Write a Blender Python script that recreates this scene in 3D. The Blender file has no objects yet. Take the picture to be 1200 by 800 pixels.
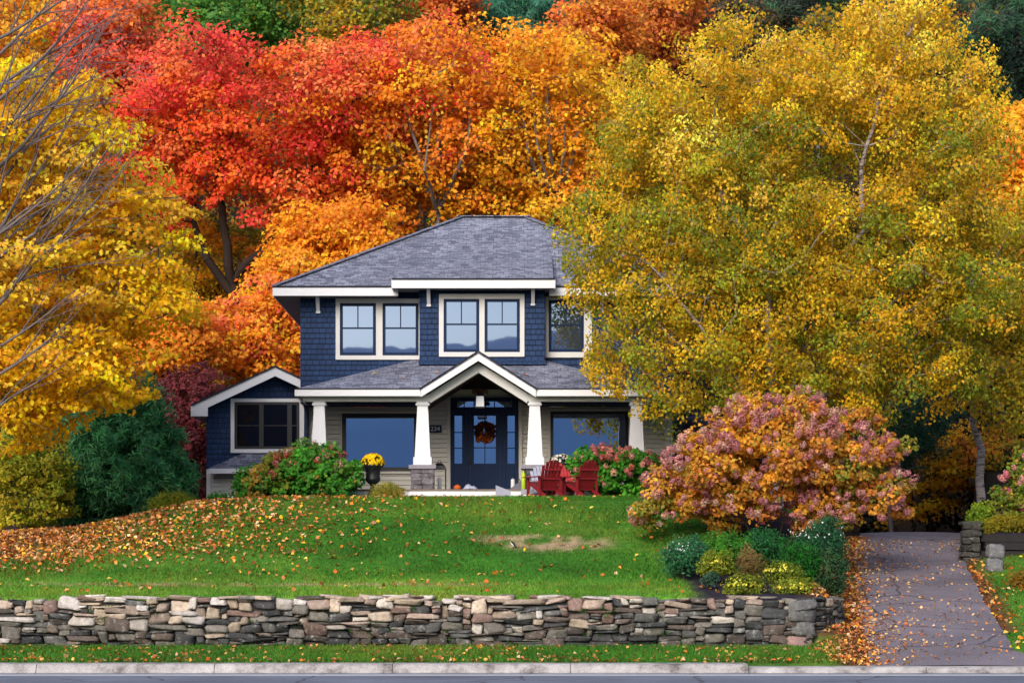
import bpy, math, random
import numpy as np
from mathutils import Vector, noise as mnoise

SC = bpy.context.scene
COL = SC.collection
PI = math.pi
F = 2500.0          # focal length in the photograph's pixels (1200 wide, about 75 mm)
CAMZ = 1.8          # eye height over the road
HOR = 665.0         # eye level in the photograph


def X(px, Y):
    return (px - 600.0) * Y / F


def Z(py, Y):
    return CAMZ + (HOR - py) * Y / F


def srgb(r, g, b):
    def f(c):
        c /= 255.0
        return c / 12.92 if c <= 0.04045 else ((c + 0.055) / 1.055) ** 2.4
    return (f(r), f(g), f(b))


# ------------------------------------------------------------------ materials
def new_mat(name):
    m = bpy.data.materials.new(name)
    m.use_nodes = True
    nt = m.node_tree
    return m, nt, nt.nodes['Principled BSDF']


def N(nt, kind, **kw):
    n = nt.nodes.new(kind)
    for k, v in kw.items():
        if hasattr(n, k):
            setattr(n, k, v)
        else:
            n.inputs[k.replace('_', ' ')].default_value = v
    return n


def L(nt, a, b):
    nt.links.new(a, b)


def mixc(nt, fac, a, b, blend='MIX'):
    n = nt.nodes.new('ShaderNodeMix')
    n.data_type = 'RGBA'
    n.blend_type = blend
    for i, v in ((0, fac), (6, a), (7, b)):
        if hasattr(v, 'links'):
            L(nt, v, n.inputs[i])
        elif i == 0:
            n.inputs[0].default_value = v
        else:
            n.inputs[i].default_value = (*v[:3], 1)
    return n.outputs[2]


def ramp(nt, src, stops):
    n = nt.nodes.new('ShaderNodeValToRGB')
    e = n.color_ramp.elements
    while len(e) < len(stops):
        e.new(0.5)
    for el, (p, c) in zip(e, stops):
        el.position = p
        el.color = (c, c, c, 1) if isinstance(c, (int, float)) else (*c[:3], 1)
    L(nt, src, n.inputs[0])
    return n.outputs[0]


def tex_noise(nt, scale, detail=4, coord=None, rough=0.55):
    n = N(nt, 'ShaderNodeTexNoise', Scale=scale, Detail=detail, Roughness=rough)
    if coord is not None:
        L(nt, coord, n.inputs['Vector'])
    return n.outputs['Fac']


def bump(nt, bsdf, src, strength, dist=0.02):
    b = N(nt, 'ShaderNodeBump', Strength=strength, Distance=dist)
    L(nt, src, b.inputs['Height'])
    L(nt, b.outputs[0], bsdf.inputs['Normal'])


def plain(name, c, rough=0.6, spec=0.3, metal=0.0, vary=0.12, scale=6.0, bmp=0.0):
    m, nt, b = new_mat(name)
    co = N(nt, 'ShaderNodeTexCoord').outputs['Object']
    f = tex_noise(nt, scale, 5, co)
    lo = tuple(x * (1 - vary) for x in c)
    hi = tuple(min(1, x * (1 + vary)) for x in c)
    L(nt, mixc(nt, f, lo, hi), b.inputs['Base Color'])
    b.inputs['Roughness'].default_value = rough
    b.inputs['Specular IOR Level'].default_value = spec
    b.inputs['Metallic'].default_value = metal
    if bmp:
        bump(nt, b, tex_noise(nt, scale * 8, 4, co), bmp)
    return m


def attr_mat(name, rough=0.8, spec=0.2, nscale=0.0, namt=0.3, bmp=0.0, bscale=20, extra=None):
    """Base colour from the mesh's own colour attribute, broken up with noise."""
    m, nt, b = new_mat(name)
    a = N(nt, 'ShaderNodeAttribute', attribute_name='col').outputs['Color']
    co = N(nt, 'ShaderNodeTexCoord').outputs['Object']
    if nscale:
        f = tex_noise(nt, nscale, 6, co, 0.65)
        r = ramp(nt, f, [(0.25, 1 - namt), (0.75, 1 + namt)])
        a = mixc(nt, 1.0, a, r, 'MULTIPLY')
    if extra:
        a = extra(nt, a, co)
    L(nt, a, b.inputs['Base Color'])
    b.inputs['Roughness'].default_value = rough
    b.inputs['Specular IOR Level'].default_value = spec
    if bmp:
        bump(nt, b, tex_noise(nt, bscale, 6, co, 0.65), bmp, 0.03)
    return m


def leaf_mat(name, trans=0.35, rough=0.55, spec=0.25):
    m, nt, b = new_mat(name)
    a = N(nt, 'ShaderNodeAttribute', attribute_name='col').outputs['Color']
    L(nt, a, b.inputs['Base Color'])
    b.inputs['Roughness'].default_value = rough
    b.inputs['Specular IOR Level'].default_value = spec
    t = N(nt, 'ShaderNodeBsdfTranslucent')
    L(nt, a, t.inputs['Color'])
    mx = N(nt, 'ShaderNodeMixShader')
    mx.inputs[0].default_value = trans
    L(nt, b.outputs[0], mx.inputs[1])
    L(nt, t.outputs[0], mx.inputs[2])
    L(nt, mx.outputs[0], nt.nodes['Material Output'].inputs['Surface'])
    return m


def brick_mat(name, c1, c2, cm, bw, rh, mortar, rough=0.8, spec=0.2, bmp=0.6, vary=0.25, offset=0.5, nsc=3.0):
    """Courses laid on the metric UVs that the mesh builder writes (shingles, stone veneer)."""
    m, nt, b = new_mat(name)
    uv = N(nt, 'ShaderNodeTexCoord').outputs['UV']
    br = N(nt, 'ShaderNodeTexBrick', offset=offset, offset_frequency=2, squash=0.8, squash_frequency=3)
    L(nt, uv, br.inputs['Vector'])
    br.inputs['Scale'].default_value = 1.0
    br.inputs['Brick Width'].default_value = bw
    br.inputs['Row Height'].default_value = rh
    br.inputs['Mortar Size'].default_value = mortar
    br.inputs['Mortar Smooth'].default_value = 0.2
    br.inputs['Bias'].default_value = 0.0
    br.inputs['Color1'].default_value = (*c1, 1)
    br.inputs['Color2'].default_value = (*c2, 1)
    br.inputs['Mortar'].default_value = (*cm, 1)
    f = tex_noise(nt, nsc, 5, uv, 0.6)
    r = ramp(nt, f, [(0.3, 1 - vary), (0.7, 1 + vary)])
    f2 = tex_noise(nt, 45, 3, uv, 0.6)
    r2 = ramp(nt, f2, [(0.3, 0.86), (0.7, 1.14)])
    c = mixc(nt, 1.0, br.outputs['Color'], r, 'MULTIPLY')
    c = mixc(nt, 1.0, c, r2, 'MULTIPLY')
    L(nt, c, b.inputs['Base Color'])
    b.inputs['Roughness'].default_value = rough
    b.inputs['Specular IOR Level'].default_value = spec
    inv = N(nt, 'ShaderNodeMath', operation='SUBTRACT')
    inv.inputs[0].default_value = 1.0
    L(nt, br.outputs['Fac'], inv.inputs[1])
    ad = N(nt, 'ShaderNodeMath', operation='MULTIPLY_ADD')
    L(nt, f2, ad.inputs[0])
    ad.inputs[1].default_value = 0.35
    L(nt, inv.outputs[0], ad.inputs[2])
    bump(nt, b, ad.outputs[0], bmp, 0.012)
    return m


def glass_mat(name, tint, refl, dark, ior=2.3, rough=0.015):
    """Coated double glazing: a dark room behind a clear, slightly wavy mirror sheen."""
    m, nt, b = new_mat(name)
    b.inputs['Base Color'].default_value = (*dark, 1)
    b.inputs['Roughness'].default_value = 0.5
    b.inputs['Specular IOR Level'].default_value = 0.0
    g = N(nt, 'ShaderNodeBsdfGlossy')
    g.inputs['Color'].default_value = (*tint, 1)
    g.inputs['Roughness'].default_value = rough
    co = N(nt, 'ShaderNodeTexCoord').outputs['Object']
    bp = N(nt, 'ShaderNodeBump', Strength=0.05, Distance=0.02)
    L(nt, tex_noise(nt, 0.9, 2, co), bp.inputs['Height'])
    L(nt, bp.outputs[0], g.inputs['Normal'])
    fr = N(nt, 'ShaderNodeFresnel', IOR=ior)
    mul = N(nt, 'ShaderNodeMath', operation='MULTIPLY')
    L(nt, fr.outputs[0], mul.inputs[0])
    mul.inputs[1].default_value = refl
    mx = N(nt, 'ShaderNodeMixShader')
    L(nt, mul.outputs[0], mx.inputs[0])
    L(nt, b.outputs[0], mx.inputs[1])
    L(nt, g.outputs[0], mx.inputs[2])
    L(nt, mx.outputs[0], nt.nodes['Material Output'].inputs['Surface'])
    return m


# ------------------------------------------------------------------ mesh tools
def obj_from(name, me, mat=None, parent=None):
    o = bpy.data.objects.new(name, me)
    COL.objects.link(o)
    if mat is not None:
        me.materials.append(mat)
    if parent is not None:
        o.parent = parent
    return o


def tag(o, label=None, cat=None, group=None, kind=None):
    for k, v in (('label', label), ('category', cat), ('group', group), ('kind', kind)):
        if v:
            o[k] = v
    return o


def empty(name, loc, label, cat, group=None, rz=0.0):
    o = bpy.data.objects.new(name, None)
    o.empty_display_size = 0.3
    o.location = loc
    o.rotation_euler = (0, 0, rz)
    COL.objects.link(o)
    return tag(o, label, cat, group)


def mesh_np(name, V, Fq, cols=None, mat=None, parent=None, smooth=False):
    """V (n,3); Fq (m,k) faces of one size; cols (n,3) per vertex."""
    V = np.asarray(V, np.float32)
    Fq = np.asarray(Fq, np.int32)
    me = bpy.data.meshes.new(name)
    m, k = Fq.shape
    me.vertices.add(len(V))
    me.vertices.foreach_set('co', V.ravel())
    me.loops.add(m * k)
    me.loops.foreach_set('vertex_index', Fq.ravel())
    me.polygons.add(m)
    me.polygons.foreach_set('loop_start', np.arange(0, m * k, k, dtype=np.int32))
    me.polygons.foreach_set('loop_total', np.full(m, k, np.int32))
    if smooth:
        me.polygons.foreach_set('use_smooth', np.ones(m, bool))
    me.update(calc_edges=True)
    if cols is not None:
        ca = me.color_attributes.new('col', 'FLOAT_COLOR', 'POINT')
        c4 = np.ones((len(V), 4), np.float32)
        c4[:, :3] = cols
        ca.data.foreach_set('color', c4.ravel())
    return obj_from(name, me, mat, parent)


class MB:
    """Collects boxes, prisms, tubes and polygons; build() links them as one mesh with metric UVs."""

    def __init__(self):
        self.v, self.f, self.c = [], [], []
        self.col = (1, 1, 1)
        self.sm = []

    def add(self, vs, fs, smooth=False):
        b = len(self.v)
        self.v += [tuple(p) for p in vs]
        self.c += [self.col] * len(vs)
        self.f += [tuple(b + i for i in f) for f in fs]
        self.sm += [smooth] * len(fs)

    def box(self, x0, x1, y0, y1, z0, z1):
        self.add([(x0, y0, z0), (x1, y0, z0), (x1, y1, z0), (x0, y1, z0), (x0, y0, z1), (x1, y0, z1), (x1, y1, z1), (x0, y1, z1)],
                 [(0, 3, 2, 1), (4, 5, 6, 7), (0, 1, 5, 4), (1, 2, 6, 5), (2, 3, 7, 6), (3, 0, 4, 7)])

    def taper(self, cx, cy, z0, z1, w0, w1):
        """Square post, w0 wide at the foot and w1 at the head."""
        vs = []
        for z, w in ((z0, w0 / 2), (z1, w1 / 2)):
            vs += [(cx - w, cy - w, z), (cx + w, cy - w, z), (cx + w, cy + w, z), (cx - w, cy + w, z)]
        self.add(vs, [(0, 3, 2, 1), (4, 5, 6, 7), (0, 1, 5, 4), (1, 2, 6, 5), (2, 3, 7, 6), (3, 0, 4, 7)])

    def prism(self, poly, d):
        """A planar polygon extruded along the vector d."""
        n = len(poly)
        p = [Vector(q) for q in poly]
        d = Vector(d)
        nrm = Vector((0, 0, 0))
        for i in range(n):
            a, b = p[i], p[(i + 1) % n]
            nrm += a.cross(b)
        vs = p + [q + d for q in p]
        if nrm.dot(d) > 0:
            bot, top = tuple(reversed(range(n))), tuple(range(n, 2 * n))
            side = [(i, (i + 1) % n, n + (i + 1) % n, n + i) for i in range(n)]
        else:
            bot, top = tuple(range(n)), tuple(reversed(range(n, 2 * n)))
            side = [((i + 1) % n, i, n + i, n + (i + 1) % n) for i in range(n)]
        self.add(vs, [bot, top] + side)

    def bar(self, a, b, w, h, up=(0, 0, 1)):
        """Square bar from a to b, w wide and h high."""
        a, b = Vector(a), Vector(b)
        d = (b - a).normalized()
        s = d.cross(Vector(up))
        s = s.normalized() if s.length > 1e-6 else Vector((1, 0, 0))
        u = s.cross(d).normalized()
        s, u = s * w / 2, u * h / 2
        vs = [a - s - u, a + s - u, a + s + u, a - s + u, b - s - u, b + s - u, b + s + u, b - s + u]
        self.add(vs, [(0, 1, 2, 3), (7, 6, 5, 4), (0, 4, 5, 1), (1, 5, 6, 2), (2, 6, 7, 3), (3, 7, 4, 0)])

    def tube(self, pts, rad, n=8, smooth=True):
        pts = [Vector(p) for p in pts]
        rad = [rad] * len(pts) if isinstance(rad, (int, float)) else rad
        vs, fs = [], []
        for i, p in enumerate(pts):
            d = (pts[min(i + 1, len(pts) - 1)] - pts[max(i - 1, 0)]).normalized()
            s = d.cross(Vector((0.31, 0.95, 0.05))).normalized()
            u = s.cross(d)
            for k in range(n):
                a = 2 * PI * k / n
                vs.append(p + (s * math.cos(a) + u * math.sin(a)) * rad[i])
        for i in range(len(pts) - 1):
            for k in range(n):
                fs.append((i * n + k, i * n + (k + 1) % n, (i + 1) * n + (k + 1) % n, (i + 1) * n + k))
        self.add(vs, fs, smooth)
        self.add([vs[k] for k in range(n)], [tuple(reversed(range(n)))])
        m = (len(pts) - 1) * n
        self.add([vs[m + k] for k in range(n)], [tuple(range(n))])

    def lathe(self, cx, cy, prof, n=20):
        vs, fs = [], []
        for r, z in prof:
            for k in range(n):
                a = 2 * PI * k / n
                vs.append((cx + r * math.cos(a), cy + r * math.sin(a), z))
        for i in range(len(prof) - 1):
            for k in range(n):
                fs.append((i * n + k, i * n + (k + 1) % n, (i + 1) * n + (k + 1) % n, (i + 1) * n + k))
        self.add(vs, fs, True)
        self.add(vs[:n], [tuple(reversed(range(n)))])
        self.add(vs[-n:], [tuple(range(n))])

    def build(self, name, mat, parent=None, uv=True):
        me = bpy.data.meshes.new(name)
        me.from_pydata(self.v, [], self.f)
        me.polygons.foreach_set('use_smooth', self.sm)
        if uv:
            ul = me.uv_layers.new(name='UVMap')
            me.update()
            for p in me.polygons:
                n = p.normal
                if abs(n.z) > 0.999:
                    ud, vd = Vector((1, 0, 0)), Vector((0, 1, 0))
                else:
                    ud = Vector((-n.y, n.x, 0)).normalized()
                    vd = n.cross(ud)
                for li in p.loop_indices:
                    co = me.vertices[me.loops[li].vertex_index].co
                    ul.data[li].uv = (co.dot(ud), co.dot(vd))
        ca = me.color_attributes.new('col', 'FLOAT_COLOR', 'POINT')
        ca.data.foreach_set('color', [x for c in self.c for x in (c[0], c[1], c[2], 1.0)])
        return obj_from(name, me, mat, parent)


def smooth(a, b, t):
    t = np.clip((np.asarray(t, float) - a) / (b - a), 0, 1)
    return t * t * (3 - 2 * t)


def nz(x, y, z=0.0, s=1.0):
    return mnoise.noise(Vector((x * s, y * s, z * s)))


def cube_surface(n):
    """Unit cube [-1,1] with n x n faces a side, shared vertices."""
    idx, V, Q = {}, [], []

    def vid(p):
        k = tuple(int(round((c + 1) * n / 2)) for c in p)
        if k not in idx:
            idx[k] = len(V)
            V.append(p)
        return idx[k]
    g = np.linspace(-1, 1, n + 1)
    for ax in range(3):
        for s in (-1, 1):
            for i in range(n):
                for j in range(n):
                    q = []
                    for a, b_ in ((i, j), (i + 1, j), (i + 1, j + 1), (i, j + 1)):
                        p = [0, 0, 0]
                        p[ax] = s
                        p[(ax + 1) % 3] = g[a]
                        p[(ax + 2) % 3] = g[b_]
                        q.append(vid(tuple(p)))
                    Q.append(q if s > 0 else q[::-1])
    return np.array(V, float), np.array(Q)


CV, CQ = cube_surface(5)


def stones_mesh(specs, name, mat, parent=None, seed=11, sharp=(5, 16), jit=.27):
    """specs: (centre, half sizes, z-rotation, colour)."""
    rng = np.random.default_rng(seed)
    Vs, Qs, Cs = [], [], []
    b_ = 0
    for c, h, rz, col in specs:
        P = CV.copy()
        # uneven corners, then rounded
        cj = rng.uniform(-jit, jit, (2, 2, 2, 3))
        w = (P + 1) / 2
        off = np.zeros_like(P)
        for i in (0, 1):
            for j in (0, 1):
                for k in (0, 1):
                    wt = (w[:, 0] if i else 1 - w[:, 0]) * (w[:, 1] if j else 1 - w[:, 1]) * (w[:, 2] if k else 1 - w[:, 2])
                    off += wt[:, None] * cj[i, j, k]
        P = P + off
        e = rng.uniform(*sharp)
        nrm = (np.abs(CV) ** e).sum(1) ** (1 / e)
        P = P / nrm[:, None] * rng.uniform(1.0, 1.06)
        P = P + rng.normal(0, .042, P.shape)
        P = P * np.array(h)
        ca, sa = math.cos(rz), math.sin(rz)
        ty = rng.normal(0, .075)
        P = np.stack([P[:, 0] + P[:, 2] * ty, P[:, 1], P[:, 2] - P[:, 0] * ty * .8], -1)
        P = np.stack([P[:, 0] * ca - P[:, 1] * sa, P[:, 0] * sa + P[:, 1] * ca, P[:, 2]], -1) + np.array(c)
        Vs.append(P)
        Qs.append(CQ + b_)
        Cs.append(np.tile(col, (len(P), 1)) * rng.uniform(.92, 1.08, (len(P), 1)))
        b_ += len(P)
    return mesh_np(name, np.concatenate(Vs), np.concatenate(Qs), np.concatenate(Cs), mat, parent, smooth=False)


def pack(ncol, nrow, rng, wmin=3, wmax=12, hmax=5):
    occ = np.zeros((nrow, ncol), bool)
    out = []
    for r in range(nrow):
        c = 0
        while c < ncol:
            if occ[r, c]:
                c += 1
                continue
            free = 1
            while c + free < ncol and not occ[r, c + free] and free < wmax + 2:
                free += 1
            h = int(rng.choice([1, 2, 3, 4, 5], p=[.27, .41, .21, .09, .02]))
            w = int(rng.integers(wmin, wmax + 1))
            if h == 1:
                w = max(w, 5)
            if h >= 3:
                w = min(max(w, h), 8)
            w = min(w, free)
            if free - w < 2:
                w = free
            h = min(h, hmax, nrow - r)
            if nrow - r - h == 1 and rng.random() < .55:
                h = nrow - r
            occ[r:r + h, c:c + w] = True
            out.append((c, r, w, h))
            c += w
    return out


# ------------------------------------------------------------------ materials in use
M = {}
M['shingle_blue'] = brick_mat('blue_shingle', (.0095, .031, .098), (.0140, .042, .122), (.0028, .007, .022), .17, .14, .009, .7, .25, .6, .14, .37)
M['roof'] = brick_mat('roof_shingle', srgb(90, 94, 112), srgb(140, 144, 162), srgb(66, 68, 82), .21, .105, .007, .9, .15, .8, .24, .43, 0.8)
M['roof_edge'] = plain('roof_edge', (.02, .02, .03), .9)
M['white'] = plain('white_paint', (.66, .67, .72), .5, .3, vary=.03)
M['offwhite'] = plain('offwhite_paint', (.60, .60, .60), .55, .3, vary=.04)
M['siding'] = plain('grey_siding', (.56, .55, .51), .6, .25, vary=.06, scale=2)
M['white_siding'] = plain('white_siding', (.82, .82, .84), .6, .25, vary=.05, scale=2)
M['navy'] = plain('navy_paint', (.006, .020, .062), .5, .12, vary=.08)
M['black'] = plain('black_frame', (.007, .009, .014), .4, .4)
M['soffit'] = plain('soffit_wood', (.22, .20, .19), .7, vary=.2)
M['shaded_wood'] = plain('painted_shade_wood', (.030, .018, .016), .6, vary=.3, scale=12)  # brown wood darkened in colour for the shade inside the gable
M['deck'] = plain('porch_boards', (.17, .13, .11), .7, vary=.25)
M['stone_veneer'] = brick_mat('stone_veneer', srgb(96, 92, 98), srgb(138, 132, 132), srgb(52, 50, 54), .34, .125, .012, .85, .2, .9, .3, .37, 4)
M['slate'] = plain('slate_cap', srgb(130, 128, 138), .7, vary=.2, bmp=.2)
M['glass_up'] = glass_mat('upper_glass', (.40, .57, .95), 1.75, (.03, .04, .06))
M['glass_low'] = glass_mat('lower_glass', (.58, .76, 1.0), 3.5, (.006, .010, .022))
M['glass_door'] = glass_mat('door_glass', (.60, .78, 1.0), 4.4, (.006, .010, .022))
M['glass_dark'] = glass_mat('dark_glass', (.8, .85, 1.0), .08, (.004, .004, .007))
M['bulb'] = new_mat('warm_bulb')[0]
M['red'] = plain('red_chair_paint', srgb(124, 24, 34), .5, .4, vary=.12)
M['pink_red'] = plain('faded_red_paint', srgb(176, 58, 62), .6, .3, vary=.12)
M['pale_grey'] = plain('pale_grey_paint', srgb(160, 166, 188), .6, vary=.1)
M['grey_wood'] = plain('grey_board', srgb(150, 152, 170), .75, vary=.15)
M['iron'] = plain('black_iron', (.010, .011, .014), .45, .4)
M['lime'] = plain('lime_plastic', srgb(160, 186, 30), .45, .4)
M['bark'] = plain('dark_bark', (.035, .026, .022), .9, .1, vary=.4, scale=9, bmp=.6)
M['bark_twig'] = plain('twig_bark', (.14, .12, .125), .9, .1, vary=.3)
M['bark_grey'] = plain('grey_bark', (.17, .15, .145), .9, .1, vary=.35, scale=9, bmp=.6)
M['leaf'] = leaf_mat('leaf', .45)
M['needle'] = leaf_mat('needle', .15, .6)
M['petal'] = leaf_mat('petal', .3, .7)
M['grassb'] = leaf_mat('grass_blade', .3, .6, .2)
M['litter'] = leaf_mat('fallen_leaf', .12, .7, .15)


def birch_bark():
    m, nt, b = new_mat('birch_bark')
    co = N(nt, 'ShaderNodeTexCoord').outputs['Object']
    mp = N(nt, 'ShaderNodeMapping')
    mp.inputs['Scale'].default_value = (2.0, 2.0, 11.0)
    L(nt, co, mp.inputs[0])
    f = tex_noise(nt, 1.6, 5, mp.outputs[0], .7)
    c = ramp(nt, f, [(.38, (.05, .035, .035)), (.50, (.34, .29, .28)), (.8, (.50, .45, .44))])
    L(nt, c, b.inputs['Base Color'])
    b.inputs['Roughness'].default_value = .8
    bump(nt, b, f, .4)
    return m


M['birch'] = birch_bark()
nt = M['bulb'].node_tree
nt.nodes['Principled BSDF'].inputs['Base Color'].default_value = (1, .8, .5, 1)
nt.nodes['Principled BSDF'].inputs['Emission Color'].default_value = (1, .72, .38, 1)
nt.nodes['Principled BSDF'].inputs['Emission Strength'].default_value = 3.0


def lichen(nt, a, co):
    f = tex_noise(nt, 9, 6, co, .7)
    pale = ramp(nt, f, [(.56, 0.0), (.70, .55)])
    a = mixc(nt, pale, a, (.52, .53, .50))
    f2 = tex_noise(nt, 4.2, 5, co, .7)
    dk = ramp(nt, f2, [(.30, .5), (.45, 0.0)])
    return mixc(nt, dk, a, (.030, .031, .032))


M['stone'] = attr_mat('wall_stone', .85, .2, 14, .35, .8, 24, lichen)
M['asphalt'] = None


def asphalt(name, c, sp=.5):
    m, nt, b = new_mat(name)
    co = N(nt, 'ShaderNodeTexCoord').outputs['Object']
    f = tex_noise(nt, 90, 3, co, .7)
    g = tex_noise(nt, .55, 5, co, .6)
    a = mixc(nt, 1.0, (c[0], c[1], c[2]), ramp(nt, f, [(.3, 1 - sp), (.7, 1 + sp)]), 'MULTIPLY')
    a = mixc(nt, 1.0, a, ramp(nt, g, [(.3, .72), (.7, 1.25)]), 'MULTIPLY')
    vo = N(nt, 'ShaderNodeTexVoronoi', feature='DISTANCE_TO_EDGE', Scale=.42)
    wv = N(nt, 'ShaderNodeTexNoise', Scale=1.3, Detail=5)
    L(nt, co, wv.inputs['Vector'])
    mv = mixc(nt, .25, co, wv.outputs['Color'])
    L(nt, mv, vo.inputs['Vector'])
    a = mixc(nt, ramp(nt, vo.outputs['Distance'], [(0.0, .75), (.012, 0.0)]), a, (.012, .012, .016))
    L(nt, a, b.inputs['Base Color'])
    b.inputs['Roughness'].default_value = .85
    b.inputs['Specular IOR Level'].default_value = .25
    bump(nt, b, f, .5, .008)
    return m


M['drive'] = asphalt('driveway_asphalt', (.165, .145, .175))
M['road'] = asphalt('road_asphalt', (.15, .165, .22), .3)
M['concrete'] = None
m, nt, b = new_mat('kerb_concrete')
co = N(nt, 'ShaderNodeTexCoord').outputs['Object']
c = ramp(nt, tex_noise(nt, 2.2, 8, co, .75), [(.33, (.10, .09, .085)), (.48, (.33, .31, .31)), (.70, (.52, .50, .50))])
c = mixc(nt, 1.0, c, ramp(nt, tex_noise(nt, 60, 3, co), [(.3, .75), (.7, 1.2)]), 'MULTIPLY')
L(nt, c, b.inputs['Base Color'])
b.inputs['Roughness'].default_value = .9
bump(nt, b, tex_noise(nt, 60, 3, co), .5, .01)
M['concrete'] = m
M['paint'] = plain('road_paint', (.62, .63, .66), .7, vary=.2, scale=9)


# ------------------------------------------------------------------ terrain
def zdrive(Y):
    Y = np.asarray(Y, float)
    return np.interp(Y, [36.99, 38.4, 41.9, 49.0, 53.3, 56, 58, 61, 90], [.06, .30, .82, 1.78, 2.36, 2.68, 2.72, 2.66, 2.6])


DR_Y = [36.6, 38.4, 41.9, 49.2, 53.3, 56, 60, 70]
DR_L = [6.15, 6.40, 6.82, 7.90, 8.60, 9.15, 10.0, 12.0]
DR_R = [9.55, 9.05, 9.45, 10.50, 11.26, 11.80, 12.7, 15.0]


def dleft(Y):
    return np.interp(Y, DR_Y, DR_L)


def dright(Y):
    return np.interp(Y, DR_Y, DR_R)


CR_X = [-60, -12.7, -10.6, -8.9, -7.6, -5.5, 3.5, 6.0, 9, 14, 60]
CR_Z = [2.2, 2.62, 2.74, 3.10, 3.40, 3.50, 3.52, 3.45, 3.2, 3.5, 4.5]
WY = 40.0          # face of the stone wall
WX1 = 5.44         # its outer corner


def hgt(x, y):
    """Ground height (vectorised)."""
    x, y = np.broadcast_arrays(np.asarray(x, float), np.asarray(y, float))
    crest = np.interp(x, CR_X, CR_Z)
    low = np.interp(y, [36.85, 37.0, 38.5, 40.6], [.03, .14, .23, .34])          # verge under the wall
    flat = np.interp(y, [40, 44, 46], [1.21, 1.50, 1.72])
    lawn = flat + (crest - 1.62) * smooth(43.6, 52.3, y)
    lawn = np.where(y > 46, 1.72 + (crest - 1.72) * smooth(43.6, 52.3, y), flat + (crest - 1.72) * smooth(43.6, 52.3, y))
    # left part of the slope starts a little later
    zl = np.where(y < 40.22, low, low + (lawn - low) * smooth(40.18, 40.42, y))
    # the driveway side
    dl = dleft(y) - .55
    zd = zdrive(y)
    wr = np.interp(y, [40, 43, 44.5, 50], [.30, .30, .8, 1.6])
    wall_line = np.where(y < 43.2, np.interp(y, [40, 40.95, 43.2], [5.5, 6.30, 6.48]), dl)
    t = smooth(0, 1, (x - (wall_line - wr)) / wr)
    z = zl * (1 - t) + np.where(y < 40.2, low, zd) * t
    z = np.where((x > np.maximum(dl, np.where(y < 43.2, wall_line, -99))), zd, z)
    z = np.where(y <= 40.18, np.where(x > dl, zd, low + (zd - low) * smooth(WX1, WX1 + 1.0, x)), z)
    # right of the driveway
    dr = dright(y)
    z = np.where(x > dr, zd + np.minimum((x - dr) * .10, 1.2), z)
    bed = smooth(50.7, 50.9, y) * smooth(dr + .35, dr + .55, x)
    z = np.where(x > dr, z + bed * np.maximum(0, 2.55 + .17 * (y - 50.8) - z), z)
    # hillside behind the house
    y0 = np.interp(x, [-20, -8, 5, 10, 20], [60, 64, 64, 74, 66])
    up = np.maximum(0, y - y0)
    z = z + .25 * up + .10 * np.maximum(0, up - 18) + .05 * np.maximum(0, up - 60)
    z = np.where(y < 36.62, np.where(y > -60, -.03, -.05), z)
    return z


def hz(x, y):
    return float(hgt(x, y))


GRASS = np.array([.046, .162, .017])
DRY = np.array([.30, .23, .14])
SOIL = np.array([.085, .060, .055])
BED = np.array([.028, .024, .034])
FOREST = np.array([.030, .022, .016])
LITTER = np.array([.20, .095, .045])


def ground_col(x, y):
    """Colour of what lies on the ground: turf, bare patches, soil, planting bed, forest floor; also how grassy it is."""
    n1, n2, n3 = nz(x, y, 3, .9), nz(x, y, 9, .23), nz(x, y, 1, 2.7)
    c = GRASS * (1 + .3 * n1) + np.array([.085, .05, .012]) * max(0, n2 + .5 * n3 + .1) - np.array([.012, .02, 0]) * max(0, -n2)
    c = np.maximum(c, .008)
    pale_strip = float(smooth(45.0, 43.8, y + .3 * n1)) * float(y > 40.2)  # paler, yellower turf on the flat strip behind the wall
    c = c * (1 + .35 * pale_strip) + np.array([.022, .012, .004]) * pale_strip
    g = 1.0
    # dry strip near the wall, left half, and the worn patch in the slope
    d = max(0, 1 - abs(y - (43.2 + .12 * n1)) / .55) * float(smooth(1.5, -2, x)) * (.85 + 1.5 * n3)
    e = max(0, 1 - math.hypot((x - .9 - .4 * n1) / 1.55, (y - 46.9 - .3 * n3) / .75)) * 2.3 * (.6 + 1.3 * n3)
    e2 = max(0, 1 - math.hypot((x + .3) / .8, (y - 47.4) / .4)) * 1.5 * (.7 + n3)
    k = min(1, max(0, d, e, e2))
    c = c * (1 - k) + DRY * (1 + .2 * n3) * k
    g *= 1 - .85 * k
    # leaf-strewn soil at far left
    s = float(smooth(-9.2, -12.2, x + .8 * n2)) * float(smooth(45.5, 47.5, y))
    c = c * (1 - s) + SOIL * s
    g *= 1 - s
    # planting bed at the wall's right end
    b_ = float(smooth(3.35, 3.7, x + .25 * n1)) * float(smooth(7.6, 7.2, x)) * float(y > 40.2) * float(smooth(46.5, 45.5, y))
    b2 = float(smooth(4.2, 4.8, x)) * float(y > 45) * float(y < 52)
    b_ = max(b_, b2) if x < float(dleft(y)) else 0
    c = c * (1 - b_) + BED * b_
    g *= 1 - b_
    # bank of litter beside the drive
    if y < 40.2:
        q = float(smooth(-.7, -.25, x - float(dleft(y)))) if x < 8 else 0
        q = max(q, float(smooth(37.3, 37.02, y + .2 * n1)) * .15)
    else:
        q = float(smooth(-1.3, -.7, x - float(dleft(y)))) if x < float(dright(y)) else float(smooth(.5, .1, x - float(dright(y)) + .2 * n1))
    c = c * (1 - q) + LITTER * .55 * q
    g *= 1 - .9 * q
    if x > float(dright(y)) + .05 and y > 50.3:
        c, g = BED, 0
    fz = float(smooth(53.8, 55.5, y))
    c = c * (1 - fz) + FOREST * (1 + .4 * n1) * fz
    g *= 1 - fz
    return c, g


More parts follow.
